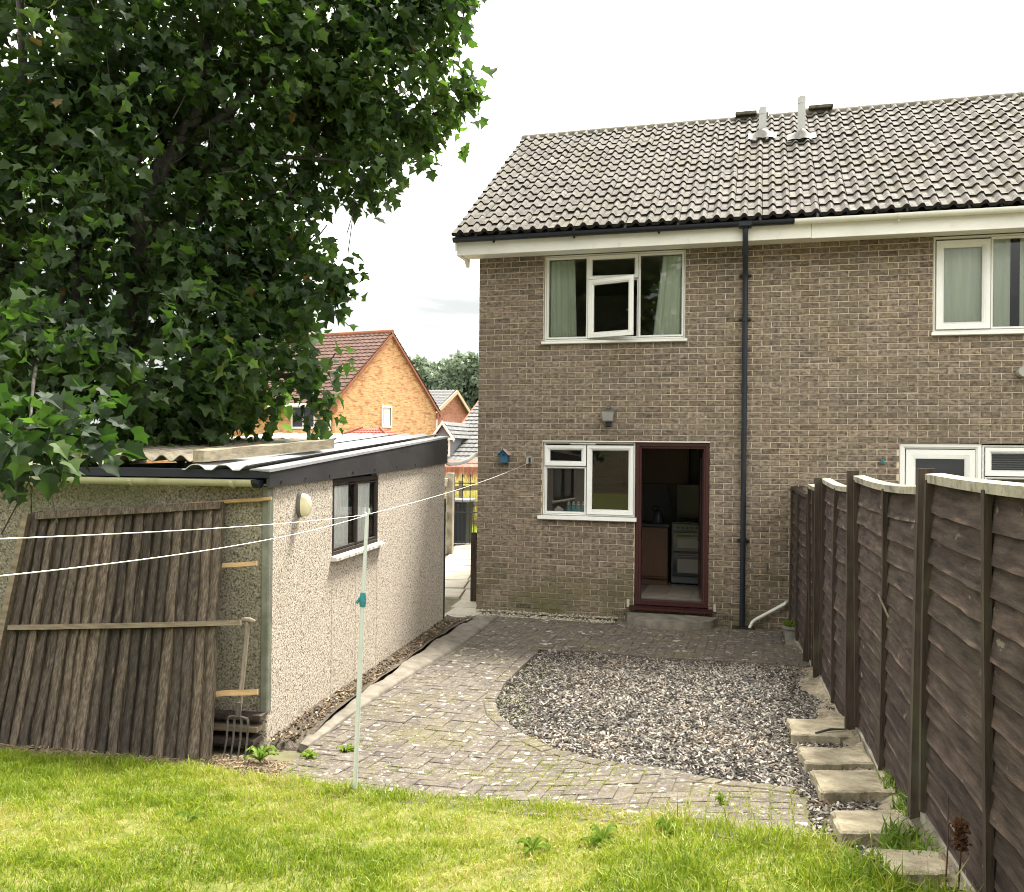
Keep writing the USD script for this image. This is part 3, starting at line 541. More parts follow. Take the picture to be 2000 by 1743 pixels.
# air bricks
for x0, z0 in ((.56, .0), (1.85, -.02), (3.19, .0)):
    m = MB().box((x0, -.002, z0 + .005), (x0 + .215, .01, z0 + .07), .75, .003)
    ab = m.build('air_brick', 'brick', wall); h = MB()
    for a in range(9):
        for c in range(3): h.box((x0 + .012 + a * .022, -.0045, z0 + .013 + c * .018), (x0 + .023 + a * .022, -.001, z0 + .024 + c * .018), .0)
    h.build('vent_holes', 'dark_glass', ab)

# rooms inside
def room(name, x0, x1, y0, y1, z0, z1, mt='plaster', floor=True):
    m = MB()
    m.box((x0, y1, z0), (x1, y1 + .06, z1)); m.box((x0 - .06, y0, z0), (x0, y1 + .06, z1)); m.box((x1, y0, z0), (x1 + .06, y1 + .06, z1)); m.box((x0 - .06, y0, z1), (x1 + .06, y1 + .06, z1 + .06))
    if floor: m.box((x0 - .06, y0, z0 - .06), (x1 + .06, y1 + .06, z0))
    return m.build(name, mt, house)
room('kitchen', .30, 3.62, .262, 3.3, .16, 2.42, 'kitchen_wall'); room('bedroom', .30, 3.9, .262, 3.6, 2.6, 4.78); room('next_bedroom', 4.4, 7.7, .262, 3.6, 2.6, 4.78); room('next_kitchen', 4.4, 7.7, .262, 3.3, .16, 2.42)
fl = thing('kitchen_floor', 'cream floor tiles inside the open back door', 'floor tiles', (2.6, 1, .16))
for i in range(4):
    for k in range(6): MB().box((2.15 + i * .335, .10 + k * .335, .155), (2.48 + i * .335, .43 + k * .335, .166), float(R.uniform(.2, .9)), .002).build('floor_tile', 'floor_tile', fl)
# roof
PIT = math.atan2(7.47 - 4.955, 3.212 + .40); EY, EZ = -.40, 4.955; SLOPE = math.hypot(3.212 + .4, 7.47 - 4.955)
def RP(x, s, h=0.):                                     # on the rear slope: x along the eaves, s up the slope, h proud of it
    return np.stack([x, EY + np.cos(PIT) * s - np.sin(PIT) * h, EZ + np.sin(PIT) * s + np.cos(PIT) * h], -1)
roof = MB()
zr = 7.44
for y0, z0 in ((EY + .02, EZ - .03), (6.83, EZ - .03)):
    roof.add([(-.24, y0, z0), (HX1 + 3.1, y0, z0), (HX1 + 3.1, 3.212, zr), (-.24, 3.212, zr), (-.24, y0 + .02, z0 - .04), (HX1 + 3.1, y0 + .02, z0 - .04), (HX1 + 3.1, 3.212, zr - .05), (-.24, 3.212, zr - .05)], [(0, 1, 2, 3), (4, 7, 6, 5), (0, 4, 5, 1), (0, 3, 7, 4), (1, 5, 6, 2)])
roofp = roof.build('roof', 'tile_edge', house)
def tiles():
    W, G, nT = .33, SLOPE / 16, 27
    u = np.linspace(0, 1, 15)
    prof = np.where(((u * 2) % 1) > .48, 0.044 * np.sin(np.clip((((u * 2) % 1) - .48) / .52, 0, 1) * np.pi) ** .75, 0)
    prof[-1] = 0
    jobs = []
    for r in range(16):
        for i in range(nT):
            if i * W - .26 < HX1 + 3: jobs.append((i * W - .26, r * G, r, i))
    c = RP(np.array([a[0] + W / 2 for a in jobs]), np.array([a[1] + G / 2 for a in jobs])); D = np.linalg.norm(c - CAM, axis=1) + 100 * (c[:, 0] > 7.0)
    rest, redge = MB(), MB(); made = 0
    for o in np.argsort(D):
        x0, s0, r, i = jobs[o]; dx, ds, dh, tl = R.normal(0, .002), R.normal(0, .004), R.normal(0, .002), R.normal(0, .004)
        x = x0 + dx + u * (W - .004); n = len(u); th = .023
        fr = RP(x, np.full(n, s0 + ds - .012), prof + th + .010 + dh + tl * u); bk = RP(x, np.full(n, s0 + G + .03), prof + .008 + dh)
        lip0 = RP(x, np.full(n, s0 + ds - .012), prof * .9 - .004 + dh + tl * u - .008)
        t = float(np.clip(R.normal(.5, .2), 0, 1)); k = np.arange(n - 1)
        V = np.vstack([fr, bk]); F = np.c_[k, k + 1, n + k + 1, n + k]
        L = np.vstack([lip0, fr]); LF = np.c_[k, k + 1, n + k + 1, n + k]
        side = np.vstack([fr[:1], bk[:1], bk[:1] - [0, 0, .03], fr[:1] - [0, 0, .03]])
        if made < 300:
            tp = MB().add(V, F, t).add(side, [(0, 1, 2, 3)], t).build('roof_tile', 'roof_tile', roofp, smooth=50); made += 1
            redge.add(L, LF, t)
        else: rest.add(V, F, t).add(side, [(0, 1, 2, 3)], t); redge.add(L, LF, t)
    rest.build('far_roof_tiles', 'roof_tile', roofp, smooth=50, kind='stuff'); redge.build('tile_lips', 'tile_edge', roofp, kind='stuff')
tiles()
for i in range(25):
    x0 = -.27 + i * .45; a = np.linspace(-.15, np.pi + .15, 9); mb = MB(); rad = .125
    up = .035 if 3.25 < x0 + .2 < 3.55 or 4.35 < x0 + .2 < 4.75 else 0.
    rg = lambda x, r, dz=0: np.c_[np.full(9, x), 3.212 - r * np.cos(a), 7.405 + up + dz + r * .9 * np.sin(a) + R.normal(0, .002)]
    mb.loft([rg(x0, rad), rg(x0 + .443, rad), rg(x0 + .443, rad - .02), rg(x0, rad - .02), rg(x0, rad)], float(R.uniform(.2, .9)), close=False)
    mb.build('ridge_tile', 'ridge', roofp, smooth=40)
for x0, dx in ((3.27, .33), (4.38, .36)):
    MB().box((x0, 3.02, 7.48), (x0 + dx, 3.4, 7.535), .1, .01).build('ridge_vent', 'ridge', roofp, label='raised dark ridge vent')
# verge board
for nm, y0 in (('verge', EY + .05),):
    MB().add([(-.235, y0, EZ - .05), (-.235, 3.2, zr - .06), (-.235, 3.2, zr - .24), (-.235, y0, EZ - .20), (-.215, y0, EZ - .05), (-.215, 3.2, zr - .06), (-.215, 3.2, zr - .24), (-.215, y0, EZ - .2)], [(0, 3, 2, 1), (4, 5, 6, 7), (0, 4, 7, 3), (2, 3, 7, 6)]).build('verge_board', 'fascia_white', house)
# fascia, soffit, gutters
fa = MB().box((-.225, -.318, 4.70), (4.265, -.30, 4.90), .5, .004).build('fascia', 'fascia_white', house)
MB().box((4.268, -.320, 4.692), (HX1 + 3, -.30, 4.90), .5, .004).build('fascia', 'fascia_white', house)
MB().box((-.222, -.299, 4.714), (HX1 + 3, .0, 4.724), .5).build('soffit', 'fascia_white', house)
mb = MB().add([(-.224, -.298, 4.70), (-.224, .0, 4.70), (-.224, .1, 4.62), (-.224, .12, 4.78), (-.224, -.298, 4.86), (-.18, -.298, 4.70), (-.18, .0, 4.70), (-.18, .1, 4.62), (-.18, .12, 4.78), (-.18, -.298, 4.86)], [(0, 1, 3, 4), (1, 2, 3, 3), (5, 9, 8, 6), (6, 8, 7, 7), (0, 5, 6, 1), (1, 6, 7, 2)]).build('box_end', 'fascia_white', house)
def gutter(x0, x1, mt, y=-.375, z=4.915, r=.056, parent=house, brk=1.0):
    a = np.linspace(np.pi, 2 * np.pi, 11)
    o = lambda x, q: np.c_[np.full(11, x), y + q * np.cos(a), z + q * np.sin(a)]
    m = MB().loft([o(x0, r - .004), o(x0, r), o(x1, r), o(x1, r - .004), o(x0, r - .004)], close=False)
    for x in (x0 - .004, x1 + .004):
        q = o(x, r); m.add(q, [(0, i, i + 1) for i in range(1, 10)])
    g = m.build('gutter', mt, parent, smooth=40)
    n = int((x1 - x0) / brk)
    for i in range(n):
        xx = x0 + (i + .5) * (x1 - x0) / n
        MB().loft([o(xx, r + .001), o(xx, r + .006), o(xx + .025, r + .006), o(xx + .025, r + .001)], close=False).box((xx, y - .002, z - r - .022), (xx + .025, y + .02, z - r)).build('gutter_bracket', mt, g)
    return g
gutter(-.245, 4.055, 'black_plastic'); gutter(4.07, HX1 + 3, 'white_upvc_aged', z=4.912, brk=2.)
DX = 3.50
dp = MB().tube([(DX, -.375, 4.885), (DX, -.375, 4.80), (DX, -.35, 4.72), (DX, -.24, 4.55), (DX, -.14, 4.42), (DX, -.075, 4.34), (DX, -.06, 4.26), (DX, -.06, 2.0), (DX, -.06, .16), (DX, -.062, -.06)], .034, 14).box((DX - .085, -.435, 4.845), (DX + .085, -.315, 4.93), .5, .02).build('downpipe', 'black_plastic', house, smooth=40)
for z in (3.78, 1.02, 4.33): MB().tube([(DX, -.06, z - .025), (DX, -.06, z + .025)], .041, 14).box((DX - .075, -.045, z - .012), (DX + .075, -.004, z + .012), .5, .004).build('pipe_clip', 'black_plastic', dp, smooth=40)
for z in (4.62, 2.9): MB().tube([(DX, -.06, z - .04), (DX, -.06, z + .04)] if z < 4 else [(DX, -.285, 4.635), (DX, -.245, 4.56)], .040, 14).build('pipe_socket', 'black_plastic', dp, smooth=40)
MB().box((DX - .12, -.2, -.085), (DX + .15, -.005, -.055)).build('drain', 'black_iron', house)
for x0, y0, ht in ((3.69, 2.216, .48), (4.235, 2.05, .64)):
    z0 = EZ + (y0 - EY) * math.tan(PIT)
    m = MB().tube([(x0, y0, z0 - .1), (x0, y0, z0 + ht * .5), (x0 + .004, y0, z0 + ht)], .055, 18).tube([(x0, y0, z0 + ht - .1), (x0, y0, z0 + ht - .03)], .058, 18)
    fl_ = m.build('flue', 'flue_grey', house, smooth=40)
    gx, gy = np.meshgrid(np.linspace(-.20, .20, 25), np.linspace(-.17, .10, 6), indexing='ij')
    s0 = (y0 - EY) / math.cos(PIT)
    MB().grid(RP(x0 + gx, s0 + gy, .070 + .018 * np.abs(np.sin((x0 + gx + .26) * np.pi / .165)) + .10 * np.exp(-((gx / .1) ** 2 + ((gy + .02) / .1) ** 2)))).build('flashing', 'lead_grey', fl_, smooth=True)

# windows
def ring(m, x0, x1, z0, z1, prof, t=.5):
    """mitred frame: prof is a list of (inset, y)"""
    return m.loft([np.array([(x0 + i, y, z0 + i), (x1 - i, y, z0 + i), (x1 - i, y, z1 - i), (x0 + i, y, z1 - i)]) for i, y in prof], t)
def frame_prof(w, y): return [(.0, y + .07), (0, y + .003), (.003, y), (w * .62, y), (w * .68, y + .004), (w, y + .018), (w, y + .06)]
def sash_prof(w, y): return [(.0, y + .03), (0, y + .004), (.004, y), (w * .55, y), (w * .6, y + .004), (w * .75, y + .006), (w, y + .024), (w, y + .05)]
def window(parts, x0, x1, z0, z1, y=.03, w=.05, mt='white_plastic', name='window', gl='window_glass', label=None):
    """parts: (x0, x1, z0, z1, opens) lights inside the frame"""
    m = MB(); ring(m, x0, x1, z0, z1, frame_prof(.028, y + .004)); wn = m.build(name, mt, house, smooth=30, label=label)
    for a, b, c, d, op in parts:
        m = MB()
        if op: ring(m, a, b, c, d, sash_prof(w, y - .014)); g = w; nm = 'sash'
        else: ring(m, a, b, c, d, frame_prof(.026, y + .002)); g = .026; nm = 'window_frame'
        m.build(nm, mt, wn, smooth=30)
        put('pane', [(a + g - .002, y + .035, c + g - .002), (b - g + .002, y + .035, c + g - .002), (b - g + .002, y + .035, d - g + .002), (a + g - .002, y + .035, d - g + .002)], [(0, 1, 2), (0, 2, 3)], gl, wn)
    return wn
def cut(a, b, c, d): return a, b, c, d
# upper window of the house: fixed, top light over an open casement, fixed
x0, x1, z0, z1 = .905, 2.76, 3.575, 4.712
xa, xb = 1.49, 2.155
wn = window([(x0 + .026, xa, z0 + .026, z1 - .026, 0), (xa + .003, xb - .003, 4.375, z1 - .026, 1), (xb, x1 - .026, z0 + .026, z1 - .026, 0)], x0, x1, z0, z1, label='three-part white window with its middle casement open')
ca, cb, cz0, cz1 = xa + .004, xb - .004, z0 + .026, 4.368
m = MB(); ring(m, 0, cb - ca, cz0, cz1, sash_prof(.075, 0)); v = np.vstack(m.v); th = math.radians(-19)
def swing(v, th, hx, hy): v = np.asarray(v, float); return np.c_[hx + v[:, 0] * math.cos(th) - v[:, 1] * math.sin(th), hy + v[:, 0] * math.sin(th) + v[:, 1] * math.cos(th), v[:, 2]]
oc = put('open_casement', swing(v, th, ca, .012), np.vstack(m.f), 'white_plastic', wn, 30)
W_ = cb - ca
put('pane', swing(np.array([(.073, .03, cz0 + .073), (W_ - .073, .03, cz0 + .073), (W_ - .073, .03, cz1 - .073), (.073, .03, cz1 - .073)]), th, ca, .012), [(0, 1, 2), (0, 2, 3)], 'window_glass', oc)
mb = MB().box((W_ - .12, .05, 3.93), (W_ - .02, .065, 3.945), .5, .003).box((W_ - .05, .04, 3.90), (W_ - .03, .06, 3.96)); put('window_handle', swing(np.vstack(mb.v), th, ca, .012), np.vstack(mb.f), 'white_plastic', oc)
m = MB(); ring(m, xa + .001, xb - .001, z0 + .024, 4.372, [(0, .1), (0, .05), (.02, .05), (.02, .1)]); m.build('window_frame', 'white_plastic', wn)
MB().box((.875, -.045, 3.528), (2.79, .06, 3.565), .5, .006).build('window_sill', 'white_plastic', wn)
# lower window
x0, x1, z0, z1 = .91, 2.135, 1.262, 2.235; xm = 1.495
wn = window([(x0 + .022, xm - .006, 1.915, z1 - .045, 1), (x0 + .022, xm - .006, z0 + .022, 1.905, 0), (xm + .006, x1 - .022, z0 + .022, z1 - .045, 1)], x0, x1, z0, z1, w=.066, label='white two-light kitchen window with a small top vent')
MB().box((1.27, .018, 2.202), (1.62, .03, 2.222), .5, .004).build('trickle_vent', 'white_plastic', wn)
MB().box((.85, -.05, 1.205), (2.165, .07, 1.257), .6, .006).build('window_sill', 'white_plastic', wn)
MB().box((.905, -.006, 2.236), (3.085, .05, 2.249), .5, .002).build('lintel_strip', 'white_upvc_aged', house)
# neighbour's windows
x0, x1, z0, z1 = 5.672, 7.44, 3.575, 4.712; xm = 6.29
wn = window([(x0 + .03, xm - .004, z0 + .03, z1 - .05, 1), (xm + .004, x1 - .026, z0 + .026, z1 - .026, 0)], x0, x1, z0, z1, w=.085, label='white bedroom window with drawn green curtains')
MB().box((5.645, -.045, 3.528), (7.47, .06, 3.568), .5, .006).build('window_sill', 'white_plastic', wn)
x0, x1, z0, z1 = 6.215, 7.49, 1.25, 2.235
wn = window([(x0 + .03, x1 - .022, 1.87, z1 - .03, 1), (x0 + .03, x1 - .022, z0 + .02, 1.86, 0)], x0, x1, z0, z1, w=.07, label='white kitchen window with a horizontal blind')
MB().box((6.215, .02, .1), (7.49, .2, 1.24)).build('infill_wall', 'white_plastic', house)
# neighbour's glazed door
nd = MB(); ring(nd, 5.315, 6.205, .08, 2.245, frame_prof(.06, .02)); ndp = nd.build('neighbour_door_frame', 'white_plastic', house, smooth=30)
m = MB(); ring(m, 5.385, 6.14, .14, 2.175, sash_prof(.11, .03)); dl = m.build('door_leaf', 'white_plastic', ndp, smooth=30)
put('pane', [(5.49, .07, .25), (6.035, .07, .25), (6.035, .07, 2.068), (5.49, .07, 2.068)], [(0, 1, 2), (0, 2, 3)], 'dark_pane', ndp)
# curtains and blinds
def drape(name, xs_, z0, z1, y, n, amp, mt, spread=0., **kw):
    u_ = np.linspace(0, 1, 90); zz = np.linspace(z0, z1, 12); G = []
    for zz_ in zz:
        q = (z1 - zz_) / (z1 - z0)
        x = xs_[0] + (xs_[1] - xs_[0]) * u_ * (1 + spread * q); a = amp * (.6 + .4 * q)
        G.append(np.c_[x, y + a * np.sin(u_ * n * 2 * np.pi + .5 * np.sin(u_ * 7)) + .4 * a * np.sin(u_ * n * 4.3 + q), np.full(90, zz_)])
    return MB().grid(np.array(G)).build(name, mt, '/World', smooth=True, **kw)
drape('curtain', (.925, 1.29), 3.55, 4.66, .135, 5, .022, 'curtain', .1, label='pale green curtain at the left of the upper window', cat='curtain', group='curtains')
drape('curtain', (2.73, 2.46), 3.55, 4.66, .135, 4, .022, 'curtain', .5, label='pale green curtain at the right of the upper window', cat='curtain', group='curtains')
drape('curtain', (5.70, 6.52), 3.55, 4.68, .125, 6, .014, 'curtain', 0, label='green curtain behind the neighbour\'s casement', cat='curtain', group='curtains')
drape('curtain', (6.62, 7.45), 3.55, 4.68, .125, 6, .014, 'curtain', 0, label='green curtain at the right of the neighbour\'s upper window', cat='curtain', group='curtains')
bl = thing('window_blind', 'pale horizontal slatted blind in the neighbour\'s kitchen window', 'blind', (6.85, .16, 2.2))
for i in range(34): MB().add([(6.26, .15, 2.2 - i * .027), (7.45, .15, 2.2 - i * .027), (7.45, .172, 2.21 - i * .027), (6.26, .172, 2.21 - i * .027)], [(0, 1, 2, 3)]).build('slat', 'blind', bl)

# back door: frame, sill, leaf swung inwards
m = MB(); x0, x1, z0, z1 = 2.145, 3.082, .135, 2.232
ring(m, x0, x1, z0, z1, [(0, .11), (0, .012), (.006, .008), (.045, .008), (.05, .02), (.062, .022), (.075, .03), (.075, .11)])
df = m.build('door_frame', 'mahogany', house, smooth=30)
MB().add([(2.085, -.075, .083), (3.14, -.075, .083), (3.14, -.075, .108), (2.085, -.075, .108), (2.085, .05, .083), (3.14, .05, .083), (3.14, .05, .133), (2.085, .05, .133), (2.085, -.03, .125), (3.14, -.03, .125)], [(0, 1, 2, 3), (3, 2, 9, 8), (8, 9, 6, 7), (0, 4, 5, 1), (0, 3, 8, 8), (0, 8, 7, 4), (1, 5, 6, 9), (1, 9, 2, 2)]).build('door_sill', 'mahogany', df)
for x in (2.05, 3.145): MB().box((x, -.03, .10), (x + .035, .01, .20), .9, .004).build('sill_end', 'slab', df)
MB().box((2.23, .06, .20), (2.99, .1, .215)).build('threshold', 'cooker_white', df)
th = math.radians(83); lw = .78
m = MB(); ring(m, 0, lw, .225, 2.15, [(0, .045), (0, .003), (.003, 0), (.10, 0), (.11, .012), (.11, .045)])
m.box((.1, .0, 1.02), (lw - .1, .045, 1.16), .5, .004).box((.1, .010, .32), (lw - .1, .035, 1.03), .5, .004).box((.16, .0, .42), (lw - .16, .045, .94), .5, .008)
hv = lambda v: np.c_[2.99 - (np.asarray(v)[:, 0] * math.cos(th) - np.asarray(v)[:, 1] * math.sin(th)), .09 + (np.asarray(v)[:, 0] * math.sin(th) + np.asarray(v)[:, 1] * math.cos(th)), np.asarray(v)[:, 2]]
door = put('door', hv(np.vstack(m.v)), np.vstack(m.f), 'dark_door', house, 30)
put('pane', hv(np.array([(.10, .02, 1.15), (lw - .1, .02, 1.15), (lw - .1, .02, 2.05), (.10, .02, 2.05)])), [(0, 1, 2), (0, 2, 3)], 'dark_pane', door)
mb = MB().box((lw - .085, .045, 1.06), (lw - .055, .052, 1.3), .5, .003).tube([(lw - .07, .05, 1.2), (lw - .07, .10, 1.2), (lw - .19, .10, 1.2)], .009, 8)
put('handle', hv(np.vstack(mb.v)), np.vstack(mb.f), 'steel_dark', door)
# doorstep
a = np.linspace(np.pi, 2 * np.pi, 40); cx = 2.62
def stepring(r, z, k=0): return np.c_[cx + (.57 + r) * np.cos(a) * (1 + .012 * np.sin(a * 9 + k)), -.004 + (.56 + r) * np.sin(a) * (1 + .015 * np.sin(a * 13)), np.full(40, z) + .003 * np.sin(a * 17)]
MB().loft([stepring(0, -.12), stepring(.006, -.04), stepring(0, .028), stepring(-.02, .04), stepring(-.15, .045), stepring(-.35, .046)], close=False, caps=True).build('doorstep', 'concrete', smooth=40, label='curved concrete doorstep below the open back door', cat='doorstep')
# kitchen
ck = thing('cooker', 'white freestanding gas cooker with two black oven doors seen through the back door', 'cooker', (2.75, 1.9, .17))
cx0, cx1, cy = 2.455, 2.955, 1.72
MB().box((cx0, cy, .19), (cx1, cy + .55, 1.07), .5, .008).build('body', 'cooker_white', ck)
MB().box((cx0 + .01, cy - .02, .96), (cx1 - .01, cy - .001, 1.06), .5, .006).build('control_panel', 'cooker_white', ck)
for i in range(6): MB().tube([(cx0 + .10 + i * .065, cy - .045, 1.01), (cx0 + .10 + i * .065, cy - .021, 1.01)], .02, 10).build('knob', 'worktop', ck)
for z0, z1 in ((.66, .94), (.30, .64)):
    d = MB().box((cx0 + .02, cy - .03, z0), (cx1 - .02, cy - .001, z1), .5, .006).build('oven_door', 'dark_glass', ck)
    MB().tube([(cx0 + .07, cy - .055, z1 - .05), (cx1 - .07, cy - .055, z1 - .05)], .009, 8).build('handle', 'cooker_white', d)
    MB().box((cx0 + .09, cy - .034, z0 + .05), (cx1 - .09, cy - .031, z1 - .09)).build('pane', 'grey_lens', d)
MB().box((cx0, cy, 1.072), (cx1, cy + .52, 1.085), .5, .003).build('hob', 'dark_glass', ck)
for i, (px, py) in enumerate(((.14, .14), (.36, .14), (.14, .38), (.36, .38))):
    MB().tube([(cx0 + px, cy + py, 1.086), (cx0 + px, cy + py, 1.105)], .045, 12).box((cx0 + px - .09, cy + py - .006, 1.105), (cx0 + px + .09, cy + py + .006, 1.118)).box((cx0 + px - .006, cy + py - .09, 1.106), (cx0 + px + .006, cy + py + .09, 1.117)).build('burner', 'black_iron', ck)
MB().box((cx0 + .02, cy + .53, 1.10), (cx1 - .02, cy + .55, 1.62), .5, .004).build('splash_lid', 'worktop', ck)
cu = thing('kitchen_cupboard', 'wooden base cupboard with dark worktop beside the cooker', 'cupboard', (2.1, 1.5, .17))
MB().box((1.6, 1.55, .27), (2.415, 2.1, 1.02), .5, .004).build('carcass', 'cupboard_wood', cu); MB().box((1.62, 1.53, .3), (2.41, 1.549, 1.0), .5, .005).build('door', 'cupboard_wood', cu)
MB().box((1.6, 1.51, 1.025), (2.44, 2.12, 1.065), .5, .004).build('worktop', 'worktop', cu); MB().box((1.6, 1.6, .165), (2.41, 2.1, .268)).build('plinth', 'cupboard_wood', cu)
wc = thing('wall_cupboard', 'wall cupboard on the kitchen wall above the worktop', 'cupboard', (2.1, 3.1, 1.5)); MB().box((1.5, 2.95, 1.6), (2.6, 3.28, 2.25), .5, .004).build('carcass', 'cupboard_wood', wc); MB().box((1.52, 2.93, 1.61), (2.58, 2.949, 2.24), .5, .004).build('door', 'cupboard_wood', wc)
hs = thing('kettle', 'dark kettle on the worktop beside the cooker', 'kettle', (2.25, 1.75, 1.066)); MB().loft([np.c_[2.25 + r * np.cos(np.linspace(0, 6.283, 17)[:-1]), 1.75 + r * np.sin(np.linspace(0, 6.283, 17)[:-1]), np.full(16, z)] for r, z in ((.08, 1.066), (.085, 1.12), (.07, 1.2), (.04, 1.25), (.015, 1.265))], caps=True).build('body', 'worktop', hs, smooth=40); MB().tube([(2.19, 1.75, 1.23), (2.16, 1.75, 1.28), (2.2, 1.75, 1.31), (2.27, 1.75, 1.29)], .01, 6).build('handle', 'worktop', hs)
MB().tube([(2.23, 3.27, 1.62), (2.27, 3.2, 1.45), (2.33, 2.9, 1.3), (2.42, 2.4, 1.16)], .006, 6).build('cable', 'worktop', label='black cable sloping down the kitchen wall to the cooker', cat='cable')
# things on the inner sill of the kitchen window
MB().box((.93, .09, 1.25), (2.12, .27, 1.272)).build('inner_sill', 'white_plastic', house)
bp = thing('water_bottle_pack', 'shrink-wrapped pack of blue water bottles on the kitchen sill', 'bottles', (1.35, .17, 1.272))
A16 = np.linspace(0, 2 * np.pi, 13)[:-1]
for i in range(4):
    cx = 1.235 + i * .066
    b_ = MB().loft([np.c_[cx + r * np.cos(A16), .165 + r * np.sin(A16), np.full(12, z)] for r, z in ((.03, 1.273), (.031, 1.36), (.028, 1.385), (.014, 1.41), (.0135, 1.418))], caps=True).build('bottle', 'water_blue', bp, smooth=40)
    MB().loft([np.c_[cx + .015 * np.cos(A16), .165 + .015 * np.sin(A16), np.full(12, z)] for z in (1.419, 1.44)], caps=True).build('cap', 'white_plastic', b_)
    MB().loft([np.c_[cx + .0225 * np.cos(A16), .165 + .0225 * np.sin(A16), np.full(12, z)] for z in (1.393, 1.411)]).build('neck_label', 'white_plastic', b_)
sp = thing('scrubbing_cloth', 'folded pale cloth leaning at the left of the kitchen sill', 'cloth', (1.1, .17, 1.272)); MB().add([(1.0, .15, 1.273), (1.11, .17, 1.273), (1.17, .16, 1.33), (1.09, .15, 1.375), (1.04, .2, 1.34)], [(0, 1, 2), (0, 2, 3), (0, 3, 4), (3, 2, 4), (2, 1, 4), (0, 4, 1)]).build('fold', 'net_curtain', sp)

# fittings on the wall
fl_ = thing('floodlight', 'dusty grey security floodlight fixed to the bricks above the kitchen window', 'wall light', (1.795, -.05, 2.56))
MB().add([(1.70, -.03, 2.66), (1.89, -.03, 2.66), (1.875, -.03, 2.52), (1.715, -.03, 2.52), (1.70, -.15, 2.635), (1.89, -.15, 2.635), (1.87, -.11, 2.50), (1.72, -.11, 2.50)], [(0, 1, 5, 4), (4, 5, 6, 7), (0, 3, 2, 1), (0, 4, 7, 3), (1, 2, 6, 5), (3, 7, 6, 2)]).build('housing', 'lamp_grey', fl_)
MB().add([(1.715, -.1525, 2.624), (1.875, -.1525, 2.624), (1.86, -.117, 2.512), (1.73, -.117, 2.512)], [(3, 2, 1, 0)]).build('lens', 'grey_lens', fl_)
MB().box((1.77, -.08, 2.67), (1.82, -.004, 2.70), .5, .006).box((1.775, -.07, 2.655), (1.815, -.03, 2.675)).build('bracket', 'lamp_grey', fl_); MB().box((1.76, -.10, 2.43), (1.83, -.02, 2.5), .3, .012).build('sensor', 'black_plastic', fl_)
bh = thing('bird_house', 'small blue bird house with pink roof board on the brick wall', 'bird house', (.40, -.06, 2.03))
hx = .395
MB().loft([np.array([(hx - .055, y, 1.95), (hx + .055, y, 1.95), (hx + .055, y, 2.07), (hx, y, 2.125), (hx - .055, y, 2.07)]) for y in (-.11, -.01)], caps=True).build('box', 'blue_paint', bh)
MB().tube([(hx, -.113, 2.05), (hx, -.109, 2.05)], .014, 12).build('hole', 'black_iron', bh)
for sg, mt_ in ((-1, 'blue_paint'), (1, 'pink_wood')):
    MB().loft([np.array([(hx, y, 2.135), (hx + sg * .085, y, 2.055), (hx + sg * .078, y, 2.045), (hx, y, 2.12)]) for y in (-.135, -.005)], caps=True).build('roof_board', mt_, bh)
rl = thing('line_hook', 'grey washing line reel on the wall beside the kitchen window', 'line reel', (.735, -.05, 1.98))
MB().loft([np.array([(.70, y, 1.93 + .01), (.77, y, 1.93), (.785, y, 1.99), (.765, y, 2.04), (.72, y, 2.035), (.70, y, 2.0)]) for y in (-.085, -.004)], caps=True).build('case', 'grey_lens', rl); MB().box((.735, -.09, 1.94), (.765, -.086, 2.02), .1, .002).build('slot', 'black_plastic', rl)
MB().tube([(6.61, -.004, 3.08), (6.61, -.10, 3.08)], .062, 20).tube([(6.61, -.10, 3.08), (6.61, -.13, 3.08)], .055, 20).build('boiler_flue', 'grey_lens', smooth=40, label='round boiler flue on the brick wall at the right edge', cat='flue')
tp_ = thing('garden_tap', 'small brass garden tap on the brick wall right of the downpipe', 'tap', (3.79, -.03, .68)); MB().tube([(3.79, -.004, .70), (3.79, -.07, .70), (3.79, -.085, .68), (3.79, -.085, .64)], .010, 8).build('spout', 'steel_dark', tp_); MB().tube([(3.79, -.05, .70), (3.79, -.05, .735)], .007, 8).box((3.77, -.055, .735), (3.81, -.045, .745)).build('handle', 'steel_dark', tp_)
MB().tube([(4.03, .02, .27), (4.02, -.05, .27), (4.0, -.065, .255), (3.66, -.07, .045), (3.62, -.075, .01), (3.585, -.08, -.075)], .021, 12).build('waste_pipe', 'white_upvc_aged', smooth=40, label='sloping white waste pipe running down to the drain', cat='waste pipe')
MB().box((5.1, -.02, 2.0), (5.14, -.004, 2.05), .5, .006).tube([(5.12, -.02, 2.03), (5.12, -.06, 2.03), (5.12, -.065, 2.06)], .006, 6).build('wall_hook', 'teal', label='small green hook on the wall left of the neighbour\'s door', cat='hook')
pa = thing('plant_pot', 'grey plastic pot with a small bright green plant beside the fence', 'plant pot', (4.07, -.81, -.05)); 
A20 = np.linspace(0, 2 * np.pi, 21)[:-1]; pr = lambda r, z: np.c_[4.07 + r * np.cos(A20), -.81 + r * np.sin(A20), np.full(20, z)]
MB().loft([pr(.075, -.03), pr(.095, .10), pr(.107, .10), pr(.11, .135), pr(.10, .135), pr(.098, .11)], caps=True).build('pot', 'pot_grey', pa, smooth=40)
n = 420; aa = R.uniform(0, 6.283, n); rr = .095 * np.sqrt(R.uniform(0, 1, n)); v, f, t = blades(n, np.c_[4.07 + rr * np.cos(aa), -.81 + rr * np.sin(aa), np.full(n, .11)], R.uniform(.03, .10, n), R.uniform(.008, .018, n), R.uniform(.2, .9, n), 1.1); put('foliage', v, f, 'weed_leaf', pa, False, t)
